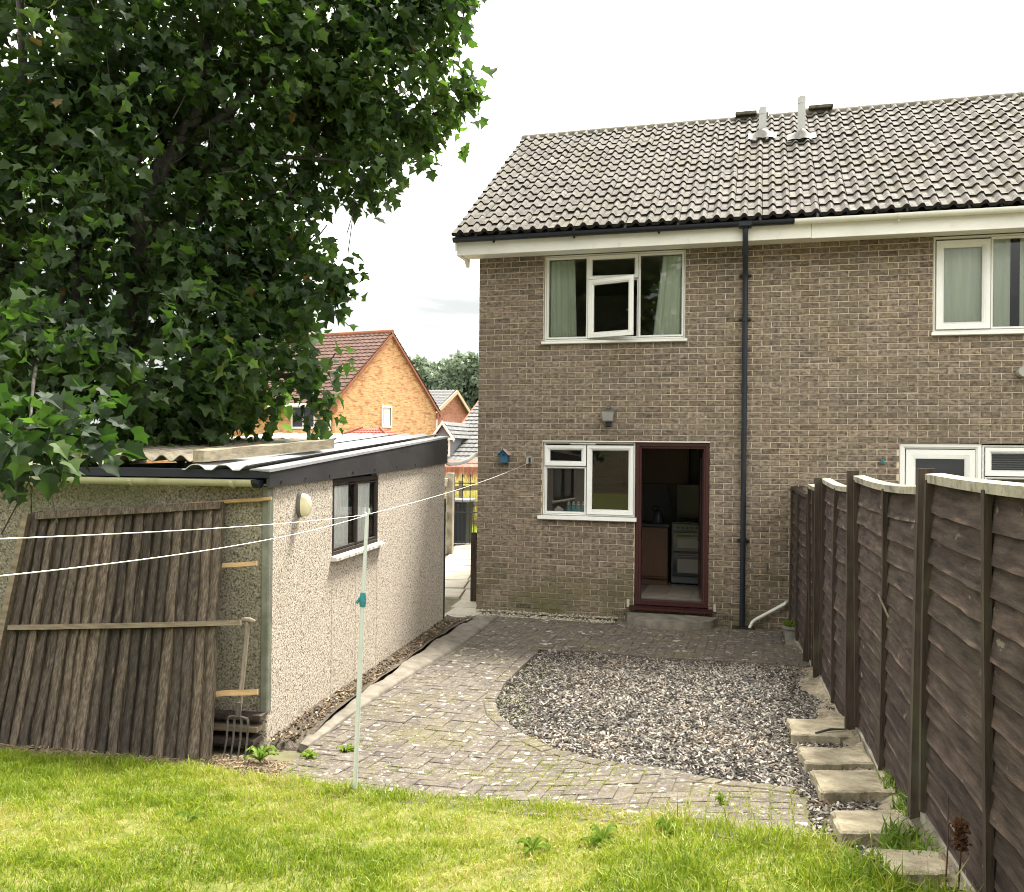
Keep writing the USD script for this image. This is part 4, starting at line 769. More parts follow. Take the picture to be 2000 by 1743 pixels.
MB().add([(4.13, -.02, -.08), (4.20, -.02, -.08), (4.21, -.006, 1.72), (4.165, -.006, 1.72), (4.13, -.05, -.08), (4.20, -.05, -.08), (4.21, -.03, 1.72), (4.165, -.03, 1.72)], [(4, 5, 6, 7), (0, 3, 2, 1), (0, 4, 7, 3), (1, 2, 6, 5), (3, 7, 6, 2)]).build('leaning_plank', 'fence_board', label='narrow brown plank leaning on the brick wall at the end of the fence', cat='plank')

# ---------------------------------------------------------------- outbuilding
SW, SLn = 2.3, 5.07
shed = thing('garage', 'flat-roofed pebbledash concrete garage with black fascia and a curtained side window', 'garage', (.438, -6.086, .08))
zw = lambda s: 1.842 + .0203 * s; zr_ = lambda s, d=0: 1.968 + .0603 * s + d
def sbx(m, t0, t1, s0, s1, z0, z1, b=0., t=.5): return m.box((t0, s0, z0), (t1, s1, z1), t, b, SH)
def side_panel(s0, s1, z0=-.15, z1=None, name='wall_panel', mt='pebbledash'):
    m = MB(); z1a, z1b = (zw(s0) + .02, zw(s1) + .02) if z1 is None else (z1, z1)
    o, c = .0, .008
    m.add(SH([(.008, s0 + .003, z0), (.008, s1 - .003, z0), (.008, s1 - .003, z1b), (.008, s0 + .003, z1a), (0, s0 + c, z0), (0, s1 - c, z0), (0, s1 - c, z1b), (0, s0 + c, z1a), (.07, s0 + .003, z0), (.07, s1 - .003, z0), (.07, s1 - .003, z1b), (.07, s0 + .003, z1a)]),
          [(4, 5, 6, 7), (0, 1, 5, 4), (1, 2, 6, 5), (3, 0, 4, 7), (2, 3, 7, 6), (0, 8, 9, 1), (0, 3, 11, 8), (1, 9, 10, 2), (3, 2, 10, 11)])
    return m.build(name, mt, shed)
WS0, WS1, WZ0, WZ1 = 1.2, 2.39, 1.225, 1.86
side_panel(.0, 1.205); side_panel(1.205, 1.79, z1=WZ0); side_panel(1.79, 2.385, z1=WZ0); side_panel(2.385, SLn)
fp = MB()
def front_panel(t0, t1):
    m = MB(); v, f = cbox(np.array([t0 + .003, .0, -.15]), np.array([t1 - .003, .07, 1.86]), .006); return m.add(SH(v), f).build('wall_panel', 'pebbledash_shaded', shed)
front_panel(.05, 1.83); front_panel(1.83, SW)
sbx(MB(), -.004, .052, -.012, .06, .28, 1.85, .008).build('corner_post', 'concrete_green', shed)
sbx(MB(), SW - .07, SW, .07, SLn, -.15, 1.95).build('wall_panel', 'pebbledash_shaded', shed); sbx(MB(), .07, SW - .07, SLn - .07, SLn, -.15, 1.98).build('wall_panel', 'pebbledash_shaded', shed)
sbx(MB(), -.012, .01, SLn - .02, SLn + .02, -.1, 1.5, .003).build('corner_post', 'black_plastic', shed)
# fascia board tapering with the fall of the roof, top flashing, bolts
z = lambda s: zw(s) + .0
FT = -.03
def board(pts_low, pts_high, t0, t1, name, mt):
    m = MB(); (sa, za), (sb, zb) = pts_low; (sc, zc), (sd, zd) = pts_high
    m.loft([SH([(t0, sa, za), (t0, sc, zc), (t1, sc, zc), (t1, sa, za)]), SH([(t0, sb, zb), (t0, sd, zd), (t1, sd, zd), (t1, sb, zb)])], caps=True); return m.build(name, mt, shed)
s0, s1 = -.07, SLn + .0
fb_ = board(((s0, zw(s0)), (s1, zw(s1) - .0)), ((s0, zr_(s0)), (s1, zr_(s1))), FT, FT + .022, 'fascia', 'shed_fascia')
for s in (.12, .55, 1.05, 1.6, 2.2, 2.9, 3.6, 4.4): 
    p = SH([FT - .006, s, zw(s) + .035]); MB().tube([p, p + VV * .008], .011, 8).build('bolt', 'black_iron', fb_)
m = MB()
m.loft([SH([(FT - .006, s, zr_(s) - .016), (FT - .006, s, zr_(s, .006)), (FT + .10, s, zr_(s, .010)), (FT + .14, s, zr_(s, .004)), (FT + .14, s, zr_(s, -.004)), (FT + .1, s, zr_(s, .0)), (FT + .002, s, zr_(s, -.004))]) for s in np.linspace(s0 - .01, s1 + .02, 12)], caps=True); m.build('flashing', 'roof_sheet', shed)
sbx(MB(), FT, SW + .02, -.075, -.055, 1.905, 1.965, .003).build('front_fascia', 'black_plastic', shed)
# roof sheets
def sheet(t0, t1, sa, sb, per, amp, mt, base=0., name='roof_sheet', box_=False, n=None):
    n = int((t1 - t0) / per * 8) + 1; t = np.linspace(t0, t1, n); ss = np.linspace(sa, sb, 14)
    ph = ((t - t0) / per) % 1; p = amp * (np.clip(np.abs(ph - .5) * 6 - .9, 0, 1) if box_ else .5 + .5 * np.cos(ph * 2 * np.pi))
    G = np.array([SH(np.c_[t, np.full(n, s), zr_(s, base) + p]) for s in ss]); m = MB().grid(G)
    m.loft([G[0], G[0] - [0, 0, .006], G[-1] - [0, 0, .006]], close=False); return m.build(name, mt, shed, smooth=50)
sheet(.10, .60, -.10, SLn + .03, .20, .034, 'roof_sheet', .0, box_=True)
sheet(.52, SW + .05, .0, 2.7, .146, .045, 'asbestos', .045); sheet(.60, SW + .05, 2.4, SLn + .03, .20, .034, 'roof_sheet', .0, box_=True)
a_ = np.linspace(np.pi, 2 * np.pi, 9)
gp = lambda t, r, : SH(np.c_[np.full(9, t), -.10 + r * np.cos(a_), 1.895 + .008 * (2 - t) * 0 + r * np.sin(a_)])
gm = MB().loft([gp(.07, .044), gp(.07, .048), gp(SW, .048), gp(SW, .044), gp(.07, .044)], close=False); gm.add(gp(.068, .048), [(0, i, i + 1) for i in range(1, 8)])
gt = gm.build('gutter', 'gutter_cream', shed, smooth=40)
for t in (.2, .95, 1.75): MB().loft([gp(t, .049), gp(t, .054), gp(t + .03, .054), gp(t + .03, .049)], close=False).build('gutter_clip', 'gutter_cream', gt)
MB().loft([gp(.066, .05), gp(.066, .056), gp(.02, .056), gp(.02, .05)], close=False, caps=True).build('gutter_end', 'black_plastic', gt)
# timber lying on the roof
p0, p1 = SH([.50, -.06, 0]), SH([.19, 1.62, 0]); d = (p1 - p0) / np.linalg.norm(p1 - p0); nn = np.array([-d[1], d[0], 0])
ring_ = lambda p, s, k: np.array([p + nn * w_ + [0, 0, zr_(s, h_ + .012)] for w_, h_ in ((-.045, .036), (.045, .038), (.045, .115 + k), (-.045, .112 - k))])
MB().loft([ring_(p0 + (p1 - p0) * q + nn * .006 * math.sin(q * 9), -.06 + 1.68 * q, .004 * math.sin(q * 17)) for q in np.linspace(0, 1, 14)], caps=True).build('timber', 'old_beam', label='weathered grey timber lying across the garage roof', cat='timber', smooth=50)
# shed window
m = MB(); P4 = lambda t, a, b, c, d: SH([(t, a, c), (t, b, c), (t, b, d), (t, a, d)])
def sring(m, a, b, c, d, prof): return m.loft([P4(t, a + i, b - i, c + i, d - i) for i, t in prof])
sring(m, WS0, WS1, WZ0, WZ1, [(0, .05), (0, -.002), (.034, -.002), (.038, .004), (.038, .05)]); sw_ = m.build('window', 'window_brown', shed, smooth=30)
ms = 1.80
sbx(MB(), -.004, .05, ms - .018, ms + .018, WZ0 + .04, WZ1 - .04, .004).build('mullion', 'window_brown', sw_)
for a, b in ((WS0 + .034, ms - .016), (ms + .016, WS1 - .034)):
    m = MB(); sring(m, a, b, WZ0 + .045, WZ1 - .045, [(0, .04), (0, .001), (.014, .003), (.016, .02)]); m.build('sash', 'window_brown', sw_); put('pane', P4(.02, a + .018, b - .018, WZ0 + .065, WZ1 - .065), [(0, 1, 2), (0, 2, 3)], 'clear_glass', sw_)
MB().loft([SH([(-.055, s, WZ0 - .035), (-.055, s, WZ0 - .012), (.03, s, WZ0 + .012), (.03, s, WZ0 - .04)]) for s in np.linspace(WS0 - .02, WS1 + .09, 8)], caps=True).build('window_sill', 'peeling_white', sw_)
for (a, b), sp_, lb in (((WS0 + .03, WS0 + .46), .4, 'white net curtain at the left of the garage window'), ((ms + .01, ms + .44), .25, 'white net curtain at the right of the garage window')):
    u_ = np.linspace(0, 1, 60); G = []
    for zz in np.linspace(WZ0 - .05, WZ1, 10):
        q = (WZ1 - zz) / (WZ1 - WZ0); s_ = a + sp_ * .18 * q + (b - a) * u_ * (1 - .12 * q)
        G.append(SH(np.c_[.036 + .010 * np.sin(u_ * 38 + q), s_, np.full(60, zz)]))
    MB().grid(np.array(G)).build('net_curtain', 'net_curtain', '/World', smooth=True, label=lb, cat='curtain')
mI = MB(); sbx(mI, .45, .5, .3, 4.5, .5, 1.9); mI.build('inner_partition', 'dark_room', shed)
bl_ = thing('bulkhead_light', 'cream oval bulkhead lamp on the sunny pebbledash wall', 'wall light', SH([0, .5, 1.68]))
ph = np.linspace(0, 2 * np.pi, 25)[:-1]
rg = lambda t, k: SH(np.c_[np.full(24, t), .50 + .05 * k * np.cos(ph), 1.69 + .088 * k * np.sin(ph)])
MB().loft([rg(-.002, 1.05), rg(-.03, 1.05), rg(-.032, .98)], caps=True).build('base', 'lamp_grey', bl_); MB().loft([rg(-.03, 1), rg(-.065, .93), rg(-.085, .74), rg(-.095, .4), rg(-.097, .05)], caps=True).build('cover', 'lamp_cream', bl_, smooth=50)
# pipe between garage and house
MB().tube([(-.17, -.95, 1.985), (-.17, -.70, 1.93), (-.13, -.4, 1.935), (-.11, -.1, 1.97), (-.13, .3, 2.05), (-.10, .75, 2.10)], .028, 10).build('hanging_pipe', 'white_plastic', smooth=60, label='white pipe bridging the gap between garage and house corner', cat='pipe')
MB().box((-.31, .68, -.08), (-.22, .77, .92), .5, .006).build('timber_post', 'fence_post', label='dark timber gate post beside the house corner', cat='post')

# ---------------------------------------------------------------- old fence panel leaning on the garage
lp = thing('leaning_fence_panel', 'old weathered fence panel of upright boards leaning on the garage front', 'fence panel', (-.3, -6.85, .12))
BL, BR, TL, TR = np.array([-1.32, -6.72, .03]), np.array([.304, -6.55, .10]), np.array([-1.35, -6.305, 1.617]), np.array([.12, -6.15, 1.721])
def LPn(a, b, o=0.):                                   # a across (0 left .. 1 right), b up, o towards us
    a, b = np.asarray(a, float), np.asarray(b, float)
    q = (BL * (1 - a)[..., None] + BR * a[..., None]) * (1 - b)[..., None] + (TL * (1 - a)[..., None] + TR * a[..., None]) * b[..., None]
    nrm = np.cross(BR - BL, TL - BL); nrm /= np.linalg.norm(nrm); nrm = nrm * np.sign(nrm @ (CAM - BL)); return q + nrm * np.asarray(o)[..., None]
NBd = 20
for i in range(NBd):
    a0, a1 = (i + R.normal(0, .05)) / NBd, (i + 1.12) / NBd; b = np.linspace(0, 1, 9); b0 = R.uniform(-.012, .012)
    w = R.normal(0, .0022, 9).cumsum() * .6; bow = R.normal(0, .004, 9); tk = .004 + .012
    e0, e1 = a0 + w, a1 + w + R.normal(0, .001, 9); bb = b + b0
    lo, hi = .002 + .008 * R.uniform(), .014 + .010 * R.uniform()
    hi += .012; lite = R.uniform() < .55; t0 = float(np.clip(R.normal(.34, .26), 0, .9)); ew = (.05 + .05 * R.uniform()) / NBd
    rings = [np.stack([LPn(e0[k], bb[k], lo + bow[k]), LPn(e0[k] + ew, bb[k], lo + .003 + bow[k]), LPn(e0[k] + ew * 1.3, bb[k], lo + .004 + bow[k]), LPn(e1[k] - .10 / NBd, bb[k], hi + bow[k]), LPn(e1[k], bb[k], hi - .003 + bow[k]), LPn(e1[k], bb[k], -.002), LPn(e0[k], bb[k], -.004)]) for k in range(9)]
    tl = np.concatenate([[t0 + (1.1 if lite else .1) * R.uniform(.4, 1)] * 2 + [t0] * 5 for _ in range(9)])
    MB().loft(rings, tl, caps=True).build('board', 'panel_board', lp)
def bar(a0, b0, a1, b1, w, o0, o1, name, mt, label=None, parent=lp, t=.5):
    p, q = LPn(a0, b0), LPn(a1, b1); d = (q - p) / np.linalg.norm(q - p); nrm = LPn(.5, .5, 1.) - LPn(.5, .5, 0.); s_ = np.cross(d, nrm)
    rg = lambda p: np.array([p + s_ * w / 2 + nrm * o0, p - s_ * w / 2 + nrm * o0, p - s_ * w / 2 + nrm * o1, p + s_ * w / 2 + nrm * o1])
    return MB().loft([rg(p + (q - p) * k + s_ * R.normal(0, .0015)) for k in np.linspace(0, 1, 7)], t, caps=True).build(name, mt, parent, label=label)
bar(.02, .51, 1.12, .515, .034, .024, .055, 'rail', 'rail_wood'); bar(.05, .985, 1.0, .99, .05, .02, .05, 'rail', 'panel_board'); bar(-.02, .0, -.012, 1.0, .045, -.01, .045, 'frame_post', 'rail_wood')
bar(.80, 1.005, 1.24, 1.01, .022, .0, .02, 'batten', 'fresh_wood', 'pale broken batten end'); bar(.98, .745, 1.17, .75, .03, -.02, -.002, 'batten', 'fresh_wood', 'pale broken batten end'); bar(.98, .245, 1.19, .255, .036, -.02, -.002, 'batten', 'fresh_wood', 'pale broken batten end')
# stacked planks and fork
for i, (zz, lb) in enumerate(((.285, 'topmost dark plank at the foot of the garage wall, behind the fork'), (.215, 'middle grey plank of the stack behind the garden fork'), (.135, 'lowest dark plank of the stack behind the garden fork'))):
    sbx(MB(), .0 + .012 * i, .62, -.10 - .03 * i, -.015, zz - .028, zz + .012, .004).build('plank', 'fence_board' if i != 1 else 'rail_wood', label=lb, cat='plank', group='planks behind the fork')
fk = thing('garden_fork', 'old garden fork with wooden shaft leaning on the garage wall', 'garden fork', (.47, -6.45, .10))
ft, fm, fb2 = np.array([.40, -6.28, .95]), np.array([.425, -6.42, .36]), np.array([.44, -6.47, .09])
MB().tube([fm, fm + (ft - fm) * .5 + [.004, 0, 0], ft], [.017, .016, .017], 10).build('shaft', 'handle_wood', fk, smooth=40)
MB().tube([ft + [-.055, 0, .0], ft + [-.02, -.005, .012], ft + [.02, -.005, .012], ft + [.055, 0, 0]], [.013, .017, .017, .013], 10).build('handle', 'handle_wood', fk, smooth=40)
MB().tube([fm + [0, 0, .09], fm], .019, 10).build('socket', 'steel_dark', fk)
for k in (-.075, -.026, .026, .075):
    top = fm + [k, -.004, -.035]; MB().tube([fm + [k * .25, 0, -.004], fm + [k * .9, -.002, -.012], top, top + [.0, -.012, -.12], fb2 + [k * 1.05 - .01, -.01, -.02]], [.009, .0085, .008, .007, .004], 7).build('tine', 'steel_dark', fk)

# ---------------------------------------------------------------- clothes line and prop
pp = thing('clothes_prop', 'pale green metal clothes line prop with a teal clamp', 'clothes prop', (1.47, -6.88, .15))
pb, pc, pt_ = np.array([1.475, -6.88, .13]), np.array([1.512, -6.878, 1.262]), np.array([1.531, -6.875, 1.73])
MB().tube([pb, pc], .0135, 12).build('lower_tube', 'pole_green', pp, smooth=40); MB().tube([pc, pt_], .0105, 12).build('upper_tube', 'pole_green', pp, smooth=40)
MB().tube([pc + [0, 0, -.05], pc + [0, 0, -.02], pc + [0, 0, .01], pc + [0, 0, .03]], [.016, .02, .018, .014], 12).tube([pc + [-.012, -.012, 0], pc + [-.03, -.02, -.03]], .008, 8).build('clamp', 'teal', pp)
MB().tube([pt_ + [0, 0, -.02], pt_, pt_ + [-.014, 0, .02], pt_ + [-.012, 0, .045]], [.011, .011, .006, .004], 8).tube([pt_, pt_ + [.014, 0, .02], pt_ + [.012, 0, .045]], [.008, .006, .004], 8).build('line_fork', 'pole_green', pp)
MB().box((1.36, -6.97, .10), (1.58, -6.79, .152), .5, .015).build('ground_socket', 'concrete', pp)
tp0 = pt_ + [0, 0, .008]
def sag(a, b, s_, n=24): a, b = np.array(a), np.array(b); q = np.linspace(0, 1, n)[:, None]; return a + (b - a) * q - np.array([0, 0, s_]) * 4 * q * (1 - q)
MB().tube(sag((2.071, -10.053, 1.911), tp0, .015), .0017, 6).build('washing_line', 'line_white', smooth=True, label='upper white washing line running from the left edge to the prop', cat='washing line')
MB().tube(np.vstack([sag((2.072, -10.053, 1.828), tp0 + [0, 0, -.003], .035)]), .0017, 6).build('washing_line', 'line_white', smooth=True, label='lower white washing line, sagging from the left edge to the prop', cat='washing line')
MB().tube(sag(tp0, (.752, -.09, 1.96), .04), .0016, 6).build('washing_line', 'line_white', smooth=True, label='thin washing line from the prop to the reel on the house wall', cat='washing line')

# ---------------------------------------------------------------- fence of overlapping boards on the right
PY = [(-.03, -2.12, .03, 1.70, 1), (-2.22, -3.12, .08, 1.80, 2), (-3.20, -5.06, .17, 1.885, 1), (-5.16, -7.05, .30, 1.96, 1), (-7.17, -9.05, .52, 2.02, 1), (-9.15, -10.98, .62, 2.10, 1), (-11.08, -12.9, .70, 2.2, 1)]
PL = ['farthest brown fence panel, greenish, meeting the house wall', 'narrow dark fence panel with two battens between leaning and upright post', 'third fence panel from the house, with a dipping pale top rail', 'fence panel below the neighbour\'s glazed door, with peeling board edges', 'nearest full fence panel at the right edge of the photo', 'fence panel outside the right edge', 'fence panel beside the camera']
for ip, ((ya, yb, z0, z1, nb_), lb) in enumerate(zip(PY, PL)):
    fpn = thing('overlap_fence', lb, 'fence', (fence_x((ya + yb) / 2), (ya + yb) / 2, z0), 'overlap fence panels along the right side')
    Lp = ya - yb; nB = 13 if Lp > 1.2 else 13; hz = (z1 - z0 - .03) / nB
    dip = lambda q: -.02 * np.sin(q * np.pi) * (1.2 if ip in (2, 3) else .4)
    lean_ = -.0
    def FP(q, z, o):                                    # q 0 far .. 1 near, o out towards the garden
        q, z, o = np.broadcast_arrays(np.asarray(q, float), np.asarray(z, float), np.asarray(o, float)); y = ya + (yb - ya) * q
        return np.stack([fence_x(y) - o + .012 * np.sin(y * 2.1 + z * 1.3), y, z + dip(q) * (z - z0) / (z1 - z0)], -1)
    qs = np.linspace(0, 1, 17)
    for k in range(nB):
        zb = z0 + k * hz; wv = .007 * (meshkit.noise(np.c_[qs * Lp * 2.6, np.full(17, k * 3.3 + ip), np.zeros(17)], 4) - .5) * 2 + .0022 * R.normal(0, 1, 17)
        lo = zb - .022 + wv; hi = np.full(17, zb + hz + .008)
        o0, o1 = .026 + .005 * R.uniform(), .008
        curl = .003 * R.normal(0, 1, 17) * (R.uniform() < .5)
        rings = [FP(qs, lo, o0 + curl), FP(qs, lo + .022, o0 * .92 + o1 * .08 + curl), FP(qs, hi, o1), FP(qs, hi, o1 - .007), FP(qs, lo, o0 - .008 + curl)]
        t0 = float(np.clip(R.normal(.5, .3), 0, 1)); fl = (R.uniform(0, 1, 17) < .22) * R.uniform(1.5, 4.0, 17) + .4
        MB().loft([np.array([r[i] for r in rings]) for i in range(17)], np.concatenate([[t0 + fl[i], t0, t0, t0, t0 + fl[i]] for i in range(17)]), caps=True).build('board', 'fence_board', fpn)
    def vbar(q, w, o0, o1, name='batten', za=z0 - .01, zc=z1 - .02): 
        dq = w / Lp / 2; MB().loft([np.array([FP(q - dq, z_, o0), FP(q + dq, z_, o0), FP(q + dq, z_, o1), FP(q - dq, z_, o1)]) for z_ in np.linspace(za, zc, 6)], float(R.uniform(.2, .8)), caps=True).build(name, 'fence_post', fpn)
    for q in ((.5,) if nb_ == 1 else (.34, .67)): vbar(q, .034, .05, .024)
    vbar(.012, .04, .05, .0); vbar(.988, .04, .05, .0)
    MB().loft([np.array([FP(q, z1 - .032, .045), FP(q, z1 + .006, .048), FP(q, z1 + .012, -.02), FP(q, z1 - .032, -.02)]) for q in np.linspace(0, 1, 13)], caps=True).build('top_rail', 'fence_cap' if ip else 'fence_post', fpn)
    gb = MB().loft([np.array([FP(q, T(fence_x(ya + (yb - ya) * q) - .05, ya + (yb - ya) * q) - .12, .042), FP(q, z0 - .012, .042), FP(q, z0 - .012, .004), FP(q, T(fence_x(ya) - .05, ya + (yb - ya) * q) - .12, .004)]) for q in np.linspace(0, 1, 9)], caps=True).build('gravel_board', 'gravel_board', fpn)
for i, (y, zt, dx, dy, lb) in enumerate(((-2.17, 1.86, .10, .02, 'leaning brown fence post at the end of the farthest panel'), (-3.16, 1.90, -.0, -.0, 'dark fence post between the narrow panel and the third panel'), (-5.11, 2.0, .0, .0, 'grey-brown fence post left of the neighbour\'s glazed door'), (-7.11, 2.05, .03, .02, 'tall reddish fence post, nearest in the row'), (-9.1, 2.12, 0, 0, 'fence post outside the right edge'), (-11.03, 2.2, 0, 0, 'fence post beside the camera'))):
    x = fence_x(y) - .055; z0 = float(T(x, y)) - .1; w = .036
    m = MB(); m.loft([np.array([(x + dx * q - w, y + dy * q - w, z0 + (zt - z0) * q), (x + dx * q + w, y + dy * q - w, z0 + (zt - z0) * q), (x + dx * q + w, y + dy * q + w, z0 + (zt - z0) * q), (x + dx * q - w, y + dy * q + w, z0 + (zt - z0) * q)]) for q in np.linspace(0, 1, 5)], .4 + .1 * (i % 3), caps=True)
    m.build('fence_post', 'fence_post', label=lb, cat='fence post', group='posts of the right-hand fence')
MB().tube([FP(.5, 1.0, .0)[:3] * 0 + [fence_x(-6.1) - .05, -6.05, 1.31], [fence_x(-6.4) - .055, -6.42, 1.235]], .006, 6).build('twig', 'rail_wood', label='short pale twig caught on the fence panel below the glazed door', cat='twig')

# ---------------------------------------------------------------- houses beyond
def brickmat(name, c1, c2, mo, scale=1., dark=None):
    M[name] = usdkit.material(stage, '/World/Looks/' + name, {
        'g': ('geometry', {}), 's': ('separate_xyz', {}), 'a': ('math', {'math_type': 'add'}), 'c': ('combine_xyz', {}),
        'b': ('brick_texture', {'scale': 1., 'brick_width': .225, 'row_height': .075, 'mortar_size': .006, 'color1': c1, 'color2': c2, 'mortar': mo, 'bias': -.1}),
        'n': ('noise_texture', {'scale': 2.5, 'detail': 4.}), 'mp': ('mapping', {'scale': (1, 1, 3.5)}), 'r': ('rgb_ramp', {'ramp': [(.36, (.66, .56, .48)), (.46, (1, 1, 1)), (.65, (1.12, 1.1, 1.05))]}),
        'm': ('mix', {'mix_type': 'multiply', 'fac': 1.}), 'p': ('principled_bsdf', {'roughness': .9})},
        [('g.position', 's.vector'), ('s.x', 'a.value1'), ('s.y', 'a.value2'), ('a.value', 'c.x'), ('s.z', 'c.y'), ('c.vector', 'b.vector'), ('g.position', 'mp.vector'), ('mp.vector', 'n.vector'), ('n.fac', 'r.fac'), ('b.color', 'm.color1'), ('r.color', 'm.color2'), ('m.color', 'p.base_color')], surface='p.BSDF')
brickmat('orange_wall', (.50, .25, .095), (.66, .40, .175), (.62, .47, .27)); brickmat('red_wall', (.33, .11, .06), (.42, .16, .085), (.40, .30, .22))
def tiled(e0, e1, r0, r1, rows, rolls, mt, name, parent, amp=.03, step=.03):
    e0, e1, r0, r1 = (np.array(q, float) for q in (e0, e1, r0, r1)); nrm = np.cross(e1 - e0, r0 - e0); nrm /= np.linalg.norm(nrm); nrm *= np.sign(nrm[2])
    n = rolls * 4 + 1; u_ = np.linspace(0, 1, n)[:, None]; w = (np.cos(np.linspace(0, rolls, n) * 2 * np.pi) * .5 + .5)[:, None] * amp; G = []; tt_ = []
    for k in range(rows):
        for q, h in ((k / rows, step), ((k + 1) / rows, 0)):
            a, b = e0 + (r0 - e0) * q, e1 + (r1 - e1) * q; G.append(a + (b - a) * u_ + nrm * (h + w)); tt_.append(np.repeat(R.uniform(.3, .7) + R.normal(0, .1, rolls + 1), 4)[:n])
    return MB().grid(np.array(G), np.array(tt_)).build(name, mt, parent)
def quad(name, mt, parent, pts): return MB().add(pts, [(0, 1, 2, 3)]).build(name, mt, parent)
oh = thing('orange_house', 'yellow-orange brick house with red-brown tiled roof behind the garage', 'house', (-12.5, 25, -.5))
g0, g1, ap = np.array([-12.80, 21.2]), np.array([-11.46, 29.1]), np.array([-12.13, 25.15]); gd = (g1 - g0) / np.linalg.norm(g1 - g0); rd = np.array([-gd[1], gd[0]])
EZo, AZ, LEN = 4.15, 7.30, 11.
P3 = lambda p, z_: np.array([*p, z_])
MB().add([P3(g0, -.6), P3(g1, -.6), P3(g1, EZo), P3(ap, AZ - .05), P3(g0, EZo)], [(0, 1, 2), (0, 2, 4), (2, 3, 4)]).add([P3(g0, -.6), P3(g0, EZo), P3(g0 + rd * LEN, EZo), P3(g0 + rd * LEN, -.6)], [(0, 1, 2, 3)]).add([P3(g1, -.6), P3(g1, EZo), P3(g1 + rd * LEN, EZo), P3(g1 + rd * LEN, -.6)], [(0, 3, 2, 1)]).build('wall', 'orange_wall', oh)
ov = -rd * .12; eo = -gd * .35
orf = tiled(P3(g0 + ov + eo, EZo - .22), P3(g0 + rd * LEN + eo, EZo - .22), P3(ap + ov, AZ), P3(ap + rd * LEN, AZ), 19, 44, 'red_tile', 'roof', oh)
tiled(P3(g1 + ov - eo, EZo - .22), P3(g1 + rd * LEN - eo, EZo - .22), P3(ap + ov, AZ), P3(ap + rd * LEN, AZ), 19, 44, 'red_tile', 'roof', oh)
MB().tube([P3(ap + ov, AZ + .02), P3(ap + rd * LEN, AZ + .02)], .10, 8).build('ridge', 'terracotta', orf)
for p in (g0 + eo, g1 - eo):
    a, b = P3(p + ov * 1.1, EZo - .30), P3(ap + ov * 1.1, AZ - .04); dn = np.array([0, 0, -.13]); th_ = np.array([*(rd * .06), 0])
    MB().loft([np.array([q, q + dn, q + dn + th_, q + th_]) for q in (a, b)], caps=True).build('barge_board', 'terracotta', oh)
    c0 = P3(p + ov * 1.2, EZo - .55); MB().box(c0 - [.06, .06, .0], c0 + np.array([*(rd * .15 - np.sign(p[1] - 25) * gd * .40), .28]) + [.05, .05, 0]).build('box_end', 'terracotta', oh)
MB().box(P3(g0 + eo * 1.02 + rd * .2, EZo - .36), P3(g0 + eo * 1.02 + rd * LEN, EZo - .22) + [0, .06, 0]).build('gutter', 'white_plastic', oh)
for p in (g0 - gd * .10 + rd * .18, g1 + gd * .06 - rd * .05): MB().tube([P3(p - gd * .2 * np.sign(p[1] - 29.0) * -1, EZo - .3), P3(p, EZo - .62), P3(p, -.4)], .05, 8).build('downpipe', 'white_plastic', oh)
def owin(p0, p1, z0, z1, parent, nb=1, nrm=None, mt='window_glass'):
    n3 = np.array([*nrm, 0.]); a, b = P3(p0, z0), P3(p1, z1); al = P3(p1 - p0, 0); L_ = np.linalg.norm(al); al = al / L_
    q = lambda s, z_, o: P3(p0, z_) + al * s + n3 * o
    m = MB(); m.loft([np.array([q(i, z0 + i, o), q(L_ - i, z0 + i, o), q(L_ - i, z1 - i, o), q(i, z1 - i, o)]) for i, o in ((0, 0), (0, .04), (.09, .04), (.09, .0))]); w_ = m.build('window', 'white_plastic', parent)
    for k in range(1, nb): s = L_ * k / nb; MB().loft([np.array([q(s - .03, z_, .035), q(s + .03, z_, .035), q(s + .03, z_, .0), q(s - .03, z_, .0)]) for z_ in (z0 + .05, z1 - .05)]).build('glazing_bar', 'white_plastic', w_)
    put('pane', [q(.05, z0 + .05, .012), q(L_ - .05, z0 + .05, .012), q(L_ - .05, z1 - .05, .012), q(.05, z1 - .05, .012)], [(0, 1, 2), (0, 2, 3)], 'dark_glass', w_); return w_
owin(g0 + gd * 3.35, g0 + gd * 4.15, 3.05, 4.02, oh, 1, -rd); owin(g0 + rd * .95, g0 + rd * 2.2, 2.9, 3.85, oh, 2, -gd)
quad('curtain', 'curtain', oh, [P3(g0 + gd * 3.5 - rd * .016, 3.15), P3(g0 + gd * 4.0 - rd * .016, 3.15), P3(g0 + gd * 4.0 - rd * .016, 3.92), P3(g0 + gd * 3.5 - rd * .016, 3.92)])
# summerhouse roof in front of it
sh_ = thing('summer_house', 'low red hipped roof showing above the garage roof', 'outbuilding', (-10.5, 19.5, -.1))
MB().box((-11.5, 18.9, -.1), (-9.5, 20.6, 2.5)).build('wall', 'red_wall', sh_)
for a, b, c, d in (((-11.7, 18.7), (-9.3, 18.7), (-10.85, 19.6), (-10.15, 19.6)), ((-9.3, 18.7), (-9.3, 20.8), (-10.15, 19.6), (-10.15, 19.9)), ((-11.7, 20.8), (-11.7, 18.7), (-10.85, 19.9), (-10.85, 19.6)), ((-9.3, 20.8), (-11.7, 20.8), (-10.15, 19.9), (-10.85, 19.9))):
    tiled((*a, 2.46), (*b, 2.46), (*c, 2.88), (*d, 2.88), 5, 10, 'pink_tile', 'roof', sh_, .02, .03)
for a, b in (((-9.3, 18.7), (-10.15, 19.6)), ((-11.7, 18.7), (-10.85, 19.6))): MB().tube([(*a, 2.5), (*b, 2.93)], .045, 6).build('hip', 'terracotta', sh_)
